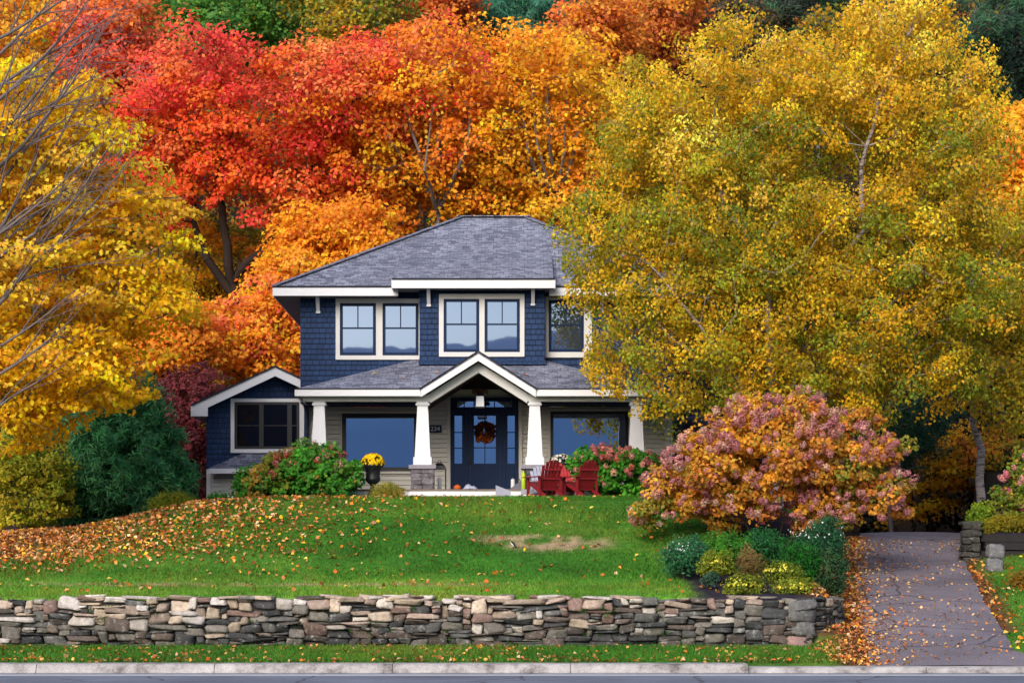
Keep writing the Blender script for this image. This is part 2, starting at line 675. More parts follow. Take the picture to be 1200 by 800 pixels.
def build_ground():
    xs = np.concatenate([[-400, -250, -150, -90, -60, -40, -30, -24, -20], np.arange(-18, 16.01, .2), [17, 19, 22, 26, 32, 40, 60, 90, 150, 250, 400]])
    ys = np.concatenate([[-1200, -600, -200, -60, 0, 20, 30, 36.4, 36.61, 36.63], np.arange(36.8, 40.1, .2), [40.17, 40.25, 40.34, 40.43], np.arange(40.6, 58, .2), np.arange(58, 84, 1.0), np.arange(84, 160, 4), [170, 190, 220, 260, 320, 450]])
    gx, gy = np.meshgrid(xs, ys)
    gz = hgt(gx, gy)
    inside = (gy > 41) & (gy < 160) & (abs(gx) < 40)
    bumpy = np.array([nz(a, b, 5, .8) for a, b in zip(gx.ravel(), gy.ravel())]).reshape(gx.shape)
    off = (gx > dleft(gy) - .3) & (gx < dright(gy) + .3)
    gz = gz + np.where(inside & ~off, .05 * bumpy, 0)
    V = np.stack([gx, gy, gz], -1).reshape(-1, 3)
    nx, ny = len(xs), len(ys)
    i = np.arange(nx * ny).reshape(ny, nx)
    Q = np.stack([i[:-1, :-1], i[:-1, 1:], i[1:, 1:], i[1:, :-1]], -1).reshape(-1, 4)
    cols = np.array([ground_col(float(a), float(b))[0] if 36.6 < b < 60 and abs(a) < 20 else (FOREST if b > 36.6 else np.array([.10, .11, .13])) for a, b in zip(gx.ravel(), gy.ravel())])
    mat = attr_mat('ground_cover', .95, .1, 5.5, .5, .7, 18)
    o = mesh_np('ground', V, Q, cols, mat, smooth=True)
    return tag(o, 'green lawn slope and leaf covered hillside around the blue house', 'ground', kind='structure')


build_ground()

# driveway: one sheet on the slope
ys = np.concatenate([np.arange(37.0, 38.4, .2), np.arange(38.4, 62.1, .2)])
us = np.linspace(0, 1, 13)
V = []
for y in ys:
    a, b_ = float(dleft(y)), float(dright(y))
    w = .08 * nz(y, 3, 0, 1.7), .07 * nz(y, 8, 0, 1.7)
    for u in us:
        x = (a + w[0]) * (1 - u) + (b_ + w[1]) * u
        V.append((x, y, float(zdrive(y)) + .028 + .03 * (1 - (2 * u - 1) ** 2)))
i = np.arange(len(ys) * 13).reshape(len(ys), 13)
Q = np.stack([i[:-1, :-1], i[:-1, 1:], i[1:, 1:], i[1:, :-1]], -1).reshape(-1, 4)
o = mesh_np('driveway', V, Q, None, M['drive'], smooth=True)
tag(o, 'cracked asphalt driveway climbing past the stone wall', 'driveway', kind='structure')

# road, white edge line, kerb
mb = MB(); mb.box(-300, 300, 20, 36.62, -.3, 0.0)
tag(mb.build('road', M['road']), 'grey asphalt road at the foot of the lawn', 'road', kind='structure')
mb = MB(); mb.add([(-120, 35.66, .004), (120, 35.66, .004), (120, 35.98, .004), (-120, 35.98, .004)], [(0, 1, 2, 3)])
tag(mb.build('road_line', M['paint']), 'white painted edge line on the road', 'road line', kind='structure')
mb = MB()
x = -60.0
while x < 40:
    w = 3.05
    dropped = 3.6 < x + w / 2 < 13
    zt = .10 if dropped else .155
    a, b_ = x + .006, x + w - .006
    yb = 36.99
    prof = [(36.50, -.1), (36.50, .02), (36.56, zt - .03), (36.60, zt - .004), (36.66, zt), (yb, zt + .005), (yb, -.1)]
    mb.prism([(a, p[0], p[1]) for p in prof], (b_ - a, 0, 0))
    x += w
tag(mb.build('kerb', M['concrete']), 'stained concrete kerb between road and grass verge', 'kerb', kind='structure')
# ------------------------------------------------------------------ the house
YW, YB, YL, YG = 56.5, 56.0, 57.5, 57.2      # upper wall, bay, porch wall, wing wall
FLOOR = 3.79
HXL, HXR = X(352, YW), X(787, YL)
house = empty('blue_house', (0, 0, 0), 'two storey navy shingled house with white trim and columned front porch', 'house')


def part(mb, name, mat, parent=None, label=None):
    o = mb.build(name, M[mat] if isinstance(mat, str) else mat, parent or house)
    if label:
        o['label'] = label
    return o


def courses(mb, x0, x1, y, z0, z1, step, lip=.018, gap=0.0):
    """Overlapping boards on a wall facing the road: each course leans out at its foot."""
    z = z0
    while z < z1 - .01:
        zt = min(z + step, z1)
        mb.prism([(x0, y - lip, z + gap), (x0, y - .004, zt), (x0, y + .05, zt), (x0, y + .05, z + gap)], (x1 - x0, 0, 0))
        z = zt


# upper storey
ZE = Z(335, 55.9)
mb = MB()
xo0, xo1 = X(560.5, 54.0) - 1.46, X(560.5, 54.0) + 1.46     # open to the rafters over the entrance
mb.box(HXL, HXR, YW + .05, 64.6, 7.04, ZE + .05)
mb.box(HXL, xo0, YW + .05, 57.6, 6.15, 7.038)
mb.box(xo1, HXR, YW + .05, 57.6, 6.15, 7.038)
courses(mb, HXL, xo0, YW, 6.2, 7.04, .14)
courses(mb, xo1, HXR, YW, 6.2, 7.04, .14)
courses(mb, HXL, HXR, YW, 7.04, ZE - .1, .14)
part(mb, 'upper_wall', 'shingle_blue')
bx0, bx1 = X(491.5, YB), X(638.5, YB)
mb = MB()
bz0, bz1 = Z(427, YB), Z(335, YB)
mb.box(bx0, bx1, YB + .05, YW + .04, bz0, bz1 + .2)
courses(mb, bx0, bx1, YB, bz0 + .1, bz1, .14)
mb.prism([(bx0 - .02, YB - .05, bz0), (bx0 - .02, YB - .006, bz0 + .1), (bx0 - .02, YB + .2, bz0 + .1), (bx0 - .02, YB + .2, bz0)], (bx1 - bx0 + .04, 0, 0))
part(mb, 'bay', 'shingle_blue')

# main hip roof
eL, eR, eF, eB = X(321, 55.9), 4.95, 55.9, 65.2
D = 4.78
rL, rR, rY = (X(540, 60.7), X(617, 60.7), 60.68)
zR = Z(254.5, 60.68)
TH = .035


def slab(mb, poly, th=TH):
    mb.prism([(p[0], p[1], p[2] - th) for p in poly], (0, 0, th))


mb = MB()
A, B, C_, D_ = (eL, eF, ZE), (eR, eF, ZE), (eR, eB, ZE), (eL, eB, ZE)
R1, R2 = (rL, rY, zR), (rR, rY, zR)
slab(mb, [A, B, R2, R1])
slab(mb, [C_, D_, R1, R2])
slab(mb, [D_, A, R1])
slab(mb, [B, C_, R2])
roof = part(mb, 'roof', 'roof')
mb = MB()
for p, q in ((A, R1), (B, R2), (R1, R2), (D_, R1), (C_, R2)):
    p, q = Vector(p), Vector(q)
    n = max(1, int((q - p).length / .28))
    for k in range(n):
        a, b_ = p.lerp(q, k / n), p.lerp(q, (k + 1.12) / n)
        mb.bar(a + Vector((0, 0, .012)), b_ + Vector((0, 0, .018)), .26, .022)
mb.build('ridge_caps', M['roof'], roof)
# bay roof plane (a shallower shed running up into the main roof)
dF = 55.45
dL, dR = X(461, dF), X(648.5, dF)
zD = Z(326, dF)
sM = (zR - ZE) / (rY - eF)
sD = .395
yX = (zD - sD * dF - ZE + sM * eF) / (sM - sD)
zX = ZE + sM * (yX - eF)
mb = MB()
slab(mb, [(dL, dF, zD), (dR, dF, zD), (dR, yX + .1, zX + sD * .1), (dL, yX + .1, zX + sD * .1)], .04)
# cheeks
for xx in (dL + .05, dR - .09):
    mb.prism([(xx, eF - .02, ZE - .1), (xx, eF - .02, zD + sD * (eF - dF) - .045), (xx, yX - .15, zX - .045), (xx, yX - .15, zX - .12)], (.04, 0, 0))
mb.build('bay_roof', M['roof'], house)
# fascias, soffits
mb = MB()
fh = .215
for (xa, xb, ya, yb, z) in ((eL, dL + .1, eF - .03, eF, ZE), (dR - .1, eR, eF - .03, eF, ZE), (eL - .03, eL, eF - .03, eB, ZE), (eR, eR + .03, eF - .03, eB, ZE),
                            (dL - .02, dR + .02, dF - .03, dF, zD), (dL - .05, dL - .021, dF - .03, eF + .2, zD), (dR + .021, dR + .05, dF - .03, eF + .2, zD)):
    mb.box(xa, xb, ya, yb, z - .045 - fh, z - .045)
part(mb, 'fascia', 'white')
mb = MB()
for (xa, xb, ya, yb, z) in ((eL - .032, dL + .1, eF - .045, eF - .01, ZE), (dR - .1, eR + .03, eF - .045, eF - .01, ZE), (dL - .03, dR + .03, dF - .045, dF - .01, zD)):
    mb.box(xa, xb, ya, yb, z - .046, z - .004)
part(mb, 'drip_edge', 'roof_edge')
mb = MB()
zs = ZE - .045 - fh + .02
mb.box(eL, dL + .05, eF, YW + .02, zs, zs + .02)
mb.box(dR - .05, eR, eF, YW + .02, zs, zs + .02)
mb.box(eL, HXL, YW + .021, eB, zs, zs + .02)
mb.box(HXR, eR, YW + .021, eB, zs, zs + .02)
zs2 = zD - .045 - fh + .02
mb.box(dL, dR, dF, YB + .02, zs2, zs2 + .02)
mb.box(dL + .06, dR - .06, YB + .021, eF + .5, zs2, zs2 + .02)
part(mb, 'soffit', 'soffit')
# brackets under the eaves
for px, y, w0, w1, top in ((373, YW, 345, 365, zs), (502.5, YB, 335, 357, zs2), (624.5, YB, 335, 356, zs2), (705, YW, 345, 365, zs)):
    cx = X(px, y)
    mb = MB()
    zt, zb = top - .002, Z(w1, y)
    mb.prism([(cx - .045, y - .012, zb), (cx - .045, y - .06, zb), (cx - .045, y - .36, zt), (cx - .045, y - .012, zt)], (.09, 0, 0))
    mb.box(cx - .058, cx + .058, y - .075, y - .012, zb - .05, zb - .001)
    part(mb, 'bracket', 'white')


# windows ---------------------------------------------------------
def window(px0, px1, py0, py1, y, glass, grid=True, fw=.075, meet=.46, frame='navy', name='window'):
    """Sash frame standing proud of the wall, glass set back in it; the pane is a sub-part."""
    x0, x1, z1, z0 = X(px0, y), X(px1, y), Z(py0, y), Z(py1, y)
    a, b_ = y - .055, y - .004
    mb = MB()
    mb.box(x0, x1, a, b_, z1 - fw, z1)
    mb.box(x0, x1, a, b_, z0, z0 + fw)
    mb.box(x0, x0 + fw, a + .002, b_, z0 + fw, z1 - fw)
    mb.box(x1 - fw, x1, a + .002, b_, z0 + fw, z1 - fw)
    if grid:
        zm = z1 - (z1 - z0) * meet - fw * .3
        mb.box(x0 + fw, x1 - fw, a + .012, y - .022, zm - .02, zm + .02)
        mb.box((x0 + x1) / 2 - .014, (x0 + x1) / 2 + .014, a + .014, y - .022, zm + .02, z1 - fw)
    w = part(mb, name, frame)
    g = MB()
    g.box(x0 + fw * .9, x1 - fw * .9, y - .022, y - .012, z0 + fw * .9, z1 - fw * .9)
    g.build('pane', M[glass], w)
    return w


def casing(px0, px1, py0, py1, y, holes, mat='offwhite', sill=True):
    """Trim boards round one or two sashes; holes are (px0, px1) of the sashes, py of the sash top and bottom."""
    x0, x1, z1, z0 = X(px0, y), X(px1, y), Z(py0, y), Z(py1, y)
    (hx, hz0, hz1) = holes
    a, b_ = y - .04, y - .003
    za, zb = Z(hz0, y) + .003, Z(hz1, y) - .003
    mb = MB()
    mb.box(x0, x1, a - .006, b_, za, z1)
    mb.box(x0, x1, a - (.025 if sill else .004), b_, z0, zb)
    edges = [x0] + [X(p, y) for q in hx for p in q] + [x1]
    for k in range(0, len(edges), 2):
        e0 = edges[k] + (.003 if k else 0)
        e1 = edges[k + 1] - (.003 if k + 1 < len(edges) - 1 else 0)
        if e1 - e0 > .01:
            mb.box(e0, e1, a, b_, zb, za)
    return part(mb, 'window_casing', mat)


window(398.5, 440.5, 355.5, 416.5, YW, 'glass_up')
window(448.5, 490.5, 355.5, 416.5, YW, 'glass_up')
casing(393.5, 492, 350, 421.5, YW, ([(398.5, 440.5), (448.5, 490.5)], 355.5, 416.5))
window(520, 561.5, 350.5, 412.5, YB, 'glass_up')
window(568, 609, 350.5, 412.5, YB, 'glass_up')
casing(514.5, 614.5, 344.5, 418, YB, ([(520, 561.5), (568, 609)], 350.5, 412.5))
window(643, 684, 352, 412.5, YW, 'glass_up')
casing(639, 693.5, 347.5, 419, YW, ([(643, 684)], 352, 412.5))

# ground floor behind the porch
mb = MB()
mb.box(HXL + .02, HXR, YL + .08, 64.5, 3.0, 6.14)
gx_ = X(560.5, 54.0)
mb.box(gx_ - 1.6, gx_ + 1.6, YL + .081, YL + .3, 6.141, 7.035)
courses(mb, gx_ - 1.55, gx_ + 1.55, YL + .03, 6.125, 6.62, .125, .026, .013)
dx0, dx1 = X(527.5, YL), X(607.5, YL)
courses(mb, HXL + .02, HXR - .1, YL + .03, FLOOR - .02, 6.12, .125, .026, .013)
part(mb, 'lower_wall', 'siding')
for bx in ((HXR - .18, HXR + .02, YL - .045, YL + .16, 3.3, 6.2), (HXL - .01, HXL + .12, YL - .042, YL + .10, 3.3, 6.2)):
    mb = MB(); mb.box(*bx)
    part(mb, 'corner_board', 'offwhite')
window(401, 490, 484.5, 552, YL, 'glass_low', False, .11, frame='black')
casing(398.5, 492.5, 481.5, 555, YL, ([(401, 490)], 484.5, 552), 'siding')
window(645, 736, 482, 551, YL, 'glass_low', False, .08, frame='black')
casing(641.5, 739, 479, 554, YL, ([(645, 736)], 482, 551), 'siding')

# entrance: frame, transom, sidelights, door
def zl(py):
    return Z(py, YL)


def xl(px):
    return X(px, YL)


mb = MB()
a, b_ = YL - .075, YL - .02
za, zb = zl(466), FLOOR + .001
mb.box(xl(528), xl(607.5), a, b_, za - .1, za)
mb.box(xl(528), xl(531), a, b_, zb, za - .1)
mb.box(xl(604.5), xl(607.5), a, b_, zb, za - .1)
mb.box(xl(531), xl(604.5), a, b_, zl(482.5), zl(477))
mb.box(xl(545.5), xl(549), a, b_, zb, zl(482.5))
mb.box(xl(589), xl(592.5), a, b_, zb, zl(482.5))
mb.box(xl(531), xl(536), a + .01, b_, zl(477), za - .1)
mb.box(xl(600), xl(604.5), a + .01, b_, zl(477), za - .1)
fr = part(mb, 'door_frame', 'navy')
mb = MB()
mb.box(xl(535.8), xl(600.2), b_ - .022, b_ - .01, zl(477.2), za - .098)
tr = part(mb, 'transom', 'glass_door')
for px in (544, 555.5, 567.5, 579.5, 591.5):
    mb = MB(); mb.box(xl(px) - .013, xl(px) + .013, b_ - .035, b_ - .0225, zl(477), za - .1)
    mb.build('glazing_bar', M['navy'], tr)
for s0, s1 in ((531, 545.5), (592.5, 604.5)):
    x0, x1 = xl(s0) + .002, xl(s1) - .002
    g0, g1 = (xl(532.7), xl(541.5)) if s0 < 560 else (xl(594.8), xl(603.2))
    gt, gb = zl(487), zl(543)
    mb = MB()
    y0, y1 = YL - .055, YL - .02
    mb.box(x0, x1, y0, y1, gt, zl(482.6))
    mb.box(x0, x1, y0, y1, zb, gb)
    mb.box(x0, g0, y0, y1, gb, gt)
    mb.box(g1, x1, y0, y1, gb, gt)
    for q in (506.5, 525):
        mb.box(g0, g1, y0 + .008, y1 - .012, zl(q) - .013, zl(q) + .013)
    mb.box(g0 + .02, g1 - .02, y0 - .012, y0 - .0005, zl(564), zl(548))
    s = part(mb, 'sidelight', 'navy')
    g = MB(); g.box(g0 - .005, g1 + .005, y1 - .011, y1 - .003, gb - .005, gt + .005)
    g.build('pane', M['glass_door'], s)
mb = MB()
x0, x1 = xl(549) + .003, xl(589) - .003
g0, g1, gt, gb = xl(555.5), xl(581), zl(487), zl(543)
y0, y1 = YL - .062, YL - .02
mb.box(x0, x1, y0, y1, gt, zl(482.7))
mb.box(x0, x1, y0, y1, zb + .02, gb)
mb.box(x0, g0, y0, y1, gb, gt)
mb.box(g1, x1, y0, y1, gb, gt)
for q in (505.5, 524.5):
    mb.box(g0, g1, y0 + .008, y1 - .012, zl(q) - .012, zl(q) + .012)
gm = (g0 + g1) / 2
mb.box(gm - .012, gm + .012, y0 + .010, y1 - .012, gb, gt)
for p0, p1 in ((555.5, 565.5), (571, 581)):
    a0, a1, q0, q1 = xl(p0), xl(p1), zl(563), zl(547)
    for bx in ((a0, a1, q1 - .022, q1), (a0, a1, q0, q0 + .022), (a0, a0 + .022, q0 + .022, q1 - .022), (a1 - .022, a1, q0 + .022, q1 - .022)):
        mb.box(bx[0], bx[1], y0 - .014, y0 - .0005, bx[2], bx[3])
door = part(mb, 'front_door', 'navy', label='navy front door with six glass lights and two lower panels')
g = MB(); g.box(g0 - .005, g1 + .005, y1 - .011, y1 - .003, gb - .005, gt + .005)
g.build('pane', M['glass_door'], door)
g = MB(); g.box(xl(550.2), xl(551.6), y0 - .02, y0 - .001, zl(548), zl(534)); g.tube([(xl(550.9), y0 - .03, zl(545)), (xl(550.9), y0 - .07, zl(543)), (xl(550.9), y0 - .07, zl(538)), (xl(550.9), y0 - .03, zl(536))], .012)
g.build('handle', M['iron'], door)
mb = MB()
for q0, q1 in ((524, 527.8), (607.7, 612)):
    mb.box(xl(q0), xl(q1), YL - .04, YL - .023, FLOOR, zl(462))
mb.box(xl(524), xl(612), YL - .045, YL - .0235, zl(462) + .001, zl(462) + .13)
part(mb, 'door_casing', 'siding')

# porch ------------------------------------------------------------
pF = 54.15
pL, pR = X(347.5, pF), X(775, pF)
zP = Z(455, pF)
zT = Z(421, YW)
hL, hR = X(486, YW), .78
xg = X(560.5, 54.0)
zg = Z(412.5, 54.0)
gw, gd = 1.44, Z(412.5, 54.0) - Z(455, 54.15)
mb = MB()
sp = (zT - zP) / (YW + .03 - pF)
g0_ = (zg - zP) / (gd / gw)
yv = min(pF + (zg - zP) / sp, YW + .03)
for s, ex, hx_ in ((-1, pL, hL), (1, pR, hR)):
    p = [(ex, pF, zP), (xg + s * g0_, pF, zP), (xg, yv, zP + sp * (yv - pF)), (xg, YW + .03, zT), (hx_, YW + .03, zT)]
    slab(mb, p if s < 0 else p[::-1])
slab(mb, [(pL, YW + .03, zP), (pL, pF, zP), (hL, YW + .03, zT)])
slab(mb, [(pR, pF, zP), (pR, YL + .04, zP), (hR + .3, YL + .04, zT)])
proof = part(mb, 'porch_roof', 'roof')
mb = MB()
gF = 53.98
for s in (-1, 1):
    e = (xg + s * (gw + .04), zg - gd - .03)
    p = [(xg, gF, zg), (e[0], gF, e[1]), (e[0], 54.6, e[1]), (xg + s * (gw * .2), YW - .46, zg - gd * .2), (xg, YW - .46, zg)]
    if s > 0:
        p.reverse()
    slab(mb, p, .03)
mb.build('gable_roof', M['roof'], house)
mb = MB()
for s in (-1, 1):
    p, q = Vector((xg + s * .02, gF + .02, zg + .012)), Vector((xg + s * (gw + .04), gF + .02, zg - gd - .018))
    mb.bar(p, q, .09, .03)
part(mb, 'gable_edge', 'roof_edge')


def raked(mb, y, th, drop, hgt_, xo):
    """A band following the gable: from the apex down to the eaves."""
    for s in (-1, 1):
        k = gd / gw
        p = [(xg, y, zg - drop), (xg + s * xo, y, zg - drop - k * xo), (xg + s * xo, y, zg - drop - k * xo - hgt_), (xg, y, zg - drop - hgt_)]
        mb.prism(p, (0, th, 0))


mb = MB()
raked(mb, gF + .02, .035, .034, .185, gw + .02)
zf1, zf0 = zP - .035, zP - .035 - .165
k = gd / gw
mb.box(pL, xg - gw - .028, pF - .11, pF - .07, zf0, zf1)
mb.box(xg + gw + .028, pR, pF - .11, pF - .07, zf0, zf1)
mb.box(pL - .035, pL - .001, pF - .11, YL, zf0, zf1)
mb.box(pR + .001, pR + .035, pF - .11, YL, zf0, zf1)
part(mb, 'porch_fascia', 'white')
for q0, q1 in ((pL - .03, xg - gw - .03), (xg + gw + .03, pR + .03)):
    mb = MB(); mb.box(q0, q1, pF - .125, pF - .02, zf1 + .002, zf1 + .03)
    part(mb, 'porch_drip_edge', 'roof_edge')
# beam on the columns, arched under the gable
mb = MB()
bY = 54.34
zc = Z(470.5, 54.5)
raked(mb, bY, .26, .235, .245, 1.24)
mb.box(X(356, 54.5), xg - 1.241, bY, bY + .28, zc, zf0 + .06)
mb.box(xg + 1.241, X(768, 54.5), bY, bY + .28, zc, zf0 + .06)
part(mb, 'porch_beam', 'offwhite')
# ceiling: flat at the sides, open to the rafters behind the gable
zq = zf0 + .062
zq2 = zq + .06
for q0, q1 in ((pL, xg - gw), (xg + gw, pR)):
    mb = MB(); mb.box(q0, q1, pF - .06, bY - .002, zq, zq + .02)
    part(mb, 'porch_soffit', 'soffit')
    mb = MB(); mb.box(q0, q1, bY + .281, YL, zq2, zq2 + .02)
    part(mb, 'porch_ceiling', 'soffit')
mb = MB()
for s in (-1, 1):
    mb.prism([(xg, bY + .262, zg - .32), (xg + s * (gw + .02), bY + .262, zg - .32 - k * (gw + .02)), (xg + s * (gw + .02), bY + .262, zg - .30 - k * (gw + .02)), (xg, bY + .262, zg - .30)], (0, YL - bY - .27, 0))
part(mb, 'vaulted_ceiling', 'shaded_wood')
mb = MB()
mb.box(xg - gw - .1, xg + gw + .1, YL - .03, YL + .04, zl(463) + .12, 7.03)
part(mb, 'gable_wall', 'shaded_wood')  # shade above the transom put into the wall's dark colour

# columns on stone piers
YC = 54.5
for px in (374.5, 495.5, 626.5, 745.5):
    cx = X(px, YC)
    zb = Z(545, YC)
    mb = MB()
    mb.taper(cx, YC, zb + .2, zc - .1, .40, .265)
    c = part(mb, 'column', 'white')
    mb = MB(); mb.box(cx - .235, cx + .235, YC - .235, YC + .235, zb + .002, zb + .2)
    mb.build('column_base', M['white'], c)
    mb = MB(); mb.box(cx - .175, cx + .175, YC - .175, YC + .175, zc - .1, zc - .05); mb.box(cx - .15, cx + .15, YC - .15, YC + .15, zc - .0499, zc - .001)
    mb.build('column_cap', M['white'], c)
    mb = MB(); mb.box(cx - .25, cx + .25, YC - .25, YC + .25, FLOOR - .35 if px < 400 else FLOOR, zb - .101)
    p = part(mb, 'stone_pier', 'stone_veneer')
    prng = np.random.default_rng(int(px))
    sp_ = []
    cz = (zb - .1 - FLOOR) / 9
    for q in (0, 1, 2):
        for c_, r_, w_, h_ in pack(10, 9, prng, 2, 6, 2):
            u = -.285 + (c_ + w_ / 2) * .057
            v = FLOOR + (r_ + h_ / 2) * cz
            o_ = {0: (cx + u, YC - .26, v), 1: (cx - .26, YC + u, v), 2: (cx + .26, YC + u, v)}[q]
            sp_.append((o_, (w_ * .0285 - .003, .03, h_ * cz / 2 - .003), 0 if q == 0 else PI / 2, np.array(srgb(116, 112, 120)) * prng.uniform(.45, 1.15)))
    stones_mesh(sp_, 'stone_facing', M['stone'], p, int(px), (8, 20), .12)
    mb = MB(); mb.box(cx - .345, cx + .345, YC - .345, YC + .345, zb - .099, zb)
    mb.build('cap_stone', M['slate'], p)

# porch floor, edge and step
mb = MB()
fx0, fx1 = X(372, 54.0), X(770, 54.0)
mb.box(fx0, fx1, 53.98, YL + .04, FLOOR - .05, FLOOR)
part(mb, 'porch_floor', 'deck')
mb = MB()
mb.box(fx0, fx1, 53.99, 54.03, FLOOR - .05 - .17, FLOOR - .051)
part(mb, 'porch_skirt', 'white')
mb = MB()
mb.box(X(502, 53.6), X(622, 53.6), 53.45, 53.97, FLOOR - .36, FLOOR - .28)
part(mb, 'porch_step', 'white')
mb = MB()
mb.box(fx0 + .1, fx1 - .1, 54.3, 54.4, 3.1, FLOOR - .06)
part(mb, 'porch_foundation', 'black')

# left wing ----------------------------------------------------------
YR = 56.7
wx0, wx1 = X(242, YG), HXL + .12
wr, wzr = X(322.5, YR), Z(428.5, YR)
we, wze = X(225, YR), Z(474, YR)
ws = (wzr - wze) / (wr - we)
mb = MB()
wall_top = lambda x: wzr - ws * abs(x - wr) - .10
zw0 = Z(549, YG)
mb.prism([(wx0, YG + .05, zw0), (wx1, YG + .05, zw0), (wx1, YG + .05, wall_top(wx1)), (wr, YG + .05, wall_top(wr)), (wx0, YG + .05, wall_top(wx0))], (0, 7.0, 0))
z = zw0
while z < wzr - .15:
    zt = z + .14
    h_ = min((wzr - .10 - zt) / ws, 9)
    xa, xb = max(wx0, wr - h_), min(wx1, wr + h_)
    if h_ > .05:
        fl = .05 if z < zw0 + .01 else .018
        mb.prism([(xa, YG - fl, z), (xa, YG - .004, zt), (xa, YG + .05, zt), (xa, YG + .05, z)], (xb - xa, 0, 0))
    z = zt
part(mb, 'wing_wall', 'shingle_blue')
mb = MB()
we2 = 2 * wr - we
slab(mb, [(we, YR - .02, wze), (wr, YR - .02, wzr), (wr, 64.3, wzr), (we, 64.3, wze)], .035)
xe = HXL - .005
slab(mb, [(wr, YR - .02, wzr), (xe, YR - .02, wzr - ws * (xe - wr)), (xe, 64.3, wzr - ws * (xe - wr)), (wr, 64.3, wzr)], .035)
part(mb, 'wing_roof', 'roof')
mb = MB()
rh = .235
mb.prism([(we, YR - .015, wze - .037), (wr, YR - .015, wzr - .037), (wr, YR - .015, wzr - .037 - rh), (we + .42, YR - .015, wze - .037 + ws * .42 - rh), (we + .42, YR - .015, wze - .037 - .27), (we, YR - .015, wze - .037 - .27)], (0, .04, 0))
mb.prism([(wr, YR - .015, wzr - .037), (xe, YR - .015, wzr - ws * (xe - wr) - .037), (xe, YR - .015, wzr - ws * (xe - wr) - .037 - rh), (wr, YR - .015, wzr - .037 - rh)], (0, .04, 0))
mb.box(we - .03, we, YR - .015, 64.3, wze - .31, wze - .04)
part(mb, 'wing_fascia', 'white')
mb = MB()
mb.bar((we - .02, YR - .03, wze - .015), (wr, YR - .03, wzr - .015), .05, .04)
mb.bar((wr, YR - .03, wzr - .015), (xe, YR - .03, wzr - ws * (xe - wr) - .015), .05, .04)
part(mb, 'wing_edge', 'roof_edge')
mb = MB()
mb.box(we + .001, wx0, YR + .026, 64.2, wze - .30, wze - .28)
mb.prism([(we + .4, YR + .03, wze + ws * .4 - .2), (wr, YR + .03, wzr - .2), (wr, YR + .03, wzr - .19), (we + .4, YR + .03, wze + ws * .4 - .19)], (0, .5, 0))
part(mb, 'wing_soffit', 'offwhite')
window(275, 351, 471, 526, YG, 'glass_dark', False, .07, frame='black')
x_m, x_n = X(306.5, YG), X(339.5, YG)
mb = MB()
z0, z1 = Z(526, YG) + .07, Z(471, YG) - .07
mb.box(x_m - .06, x_m + .06, YG - .05, YG - .023, z0, z1)
mb.box(x_n - .06, x_n + .06, YG - .05, YG - .023, z0, z1)
zm = Z(498.5, YG)
mb.box(X(277, YG), X(349, YG), YG - .046, YG - .023, zm - .012, zm + .012)
part(mb, 'window_mullion', 'black')
casing(270.5, 356.5, 467, 530.5, YG, ([(275, 351)], 471, 526), 'white')
# skirt roof under the wing window
sF = 56.45
sx0, sx1 = X(246, sF), X(350, sF)
szt, szb = Z(531.5, YG), Z(547.5, sF)
mb = MB()
slab(mb, [(sx0, sF, szb), (sx1, sF, szb), (sx1, YG - .02, szt), (sx0 + .75, YG - .02, szt)], .03)
slab(mb, [(sx0, YG - .02, szb), (sx0, sF, szb), (sx0 + .75, YG - .02, szt)], .03)
part(mb, 'skirt_roof', 'roof')
mb = MB()
mb.box(sx0, sx1, sF - .03, sF, szb - .16, szb - .031)
mb.box(sx0 - .03, sx0 - .001, sF - .03, YG, szb - .16, szb - .031)
part(mb, 'skirt_fascia', 'white')
mb = MB()
fb = 3.05
mb.box(wx0 + .02, wx1, YG + .06, 64, fb, zw0 + .02)
courses(mb, wx0 + .12, X(276, YG), YG + .02, fb, zw0 - .02, .115, .02, .011)
mb.box(wx0 + .0, wx0 + .11, YG - .02, YG + .08, fb, zw0 - .01)
part(mb, 'wing_base', 'white_siding')
mb = MB(); mb.box(X(277, YG), X(281, YG), YG - .01, YG + .05, fb, zw0 - .15); mb.box(X(281, YG) + .002, X(330, YG), YG + .02, YG + .055, fb, zw0 - .2)
part(mb, 'basement_door', 'black')

# right side: a retaining rock face and covered grill beside the house are things of their own (below)


# ------------------------------------------------------------------ things on the porch
def rough_ball(mb, c, r, n=12, sq=1.0):
    cx, cy, cz = c
    prof = [(max(.004, r * math.sin(PI * i / 8)), cz - r * sq * math.cos(PI * i / 8)) for i in range(9)]
    mb.lathe(cx, cy, prof, n)


# hanging lantern
hx, hy = X(562.5, 55.4), 55.4
lt, lb = Z(463, hy), Z(477, hy)
lan = empty('porch_lantern', (hx, hy, lb), 'glowing white glass lantern hanging over the front door', 'lantern')
mb = MB(); mb.tube([(0, 0, lt - lb + .02), (0, 0, .86)], .01); mb.taper(0, 0, lt - lb - .02, lt - lb + .05, .26, .12); mb.box(-.13, .13, -.13, .13, -.02, .012)
for sx in (-1, 1):
    for sy in (-1, 1):
        mb.bar((sx * .12, sy * .12, .0), (sx * .105, sy * .105, lt - lb - .02), .014, .014)
mb.build('frame', M['iron'], lan)
mb = MB(); mb.taper(0, 0, .014, lt - lb - .022, .215, .19)
mg, ntg, bg = new_mat('frosted_lantern_glass')
bg.inputs['Base Color'].default_value = (.75, .78, .85, 1)
bg.inputs['Emission Color'].default_value = (.80, .85, 1, 1)
bg.inputs['Emission Strength'].default_value = .06
mb.build('glass', mg, lan)
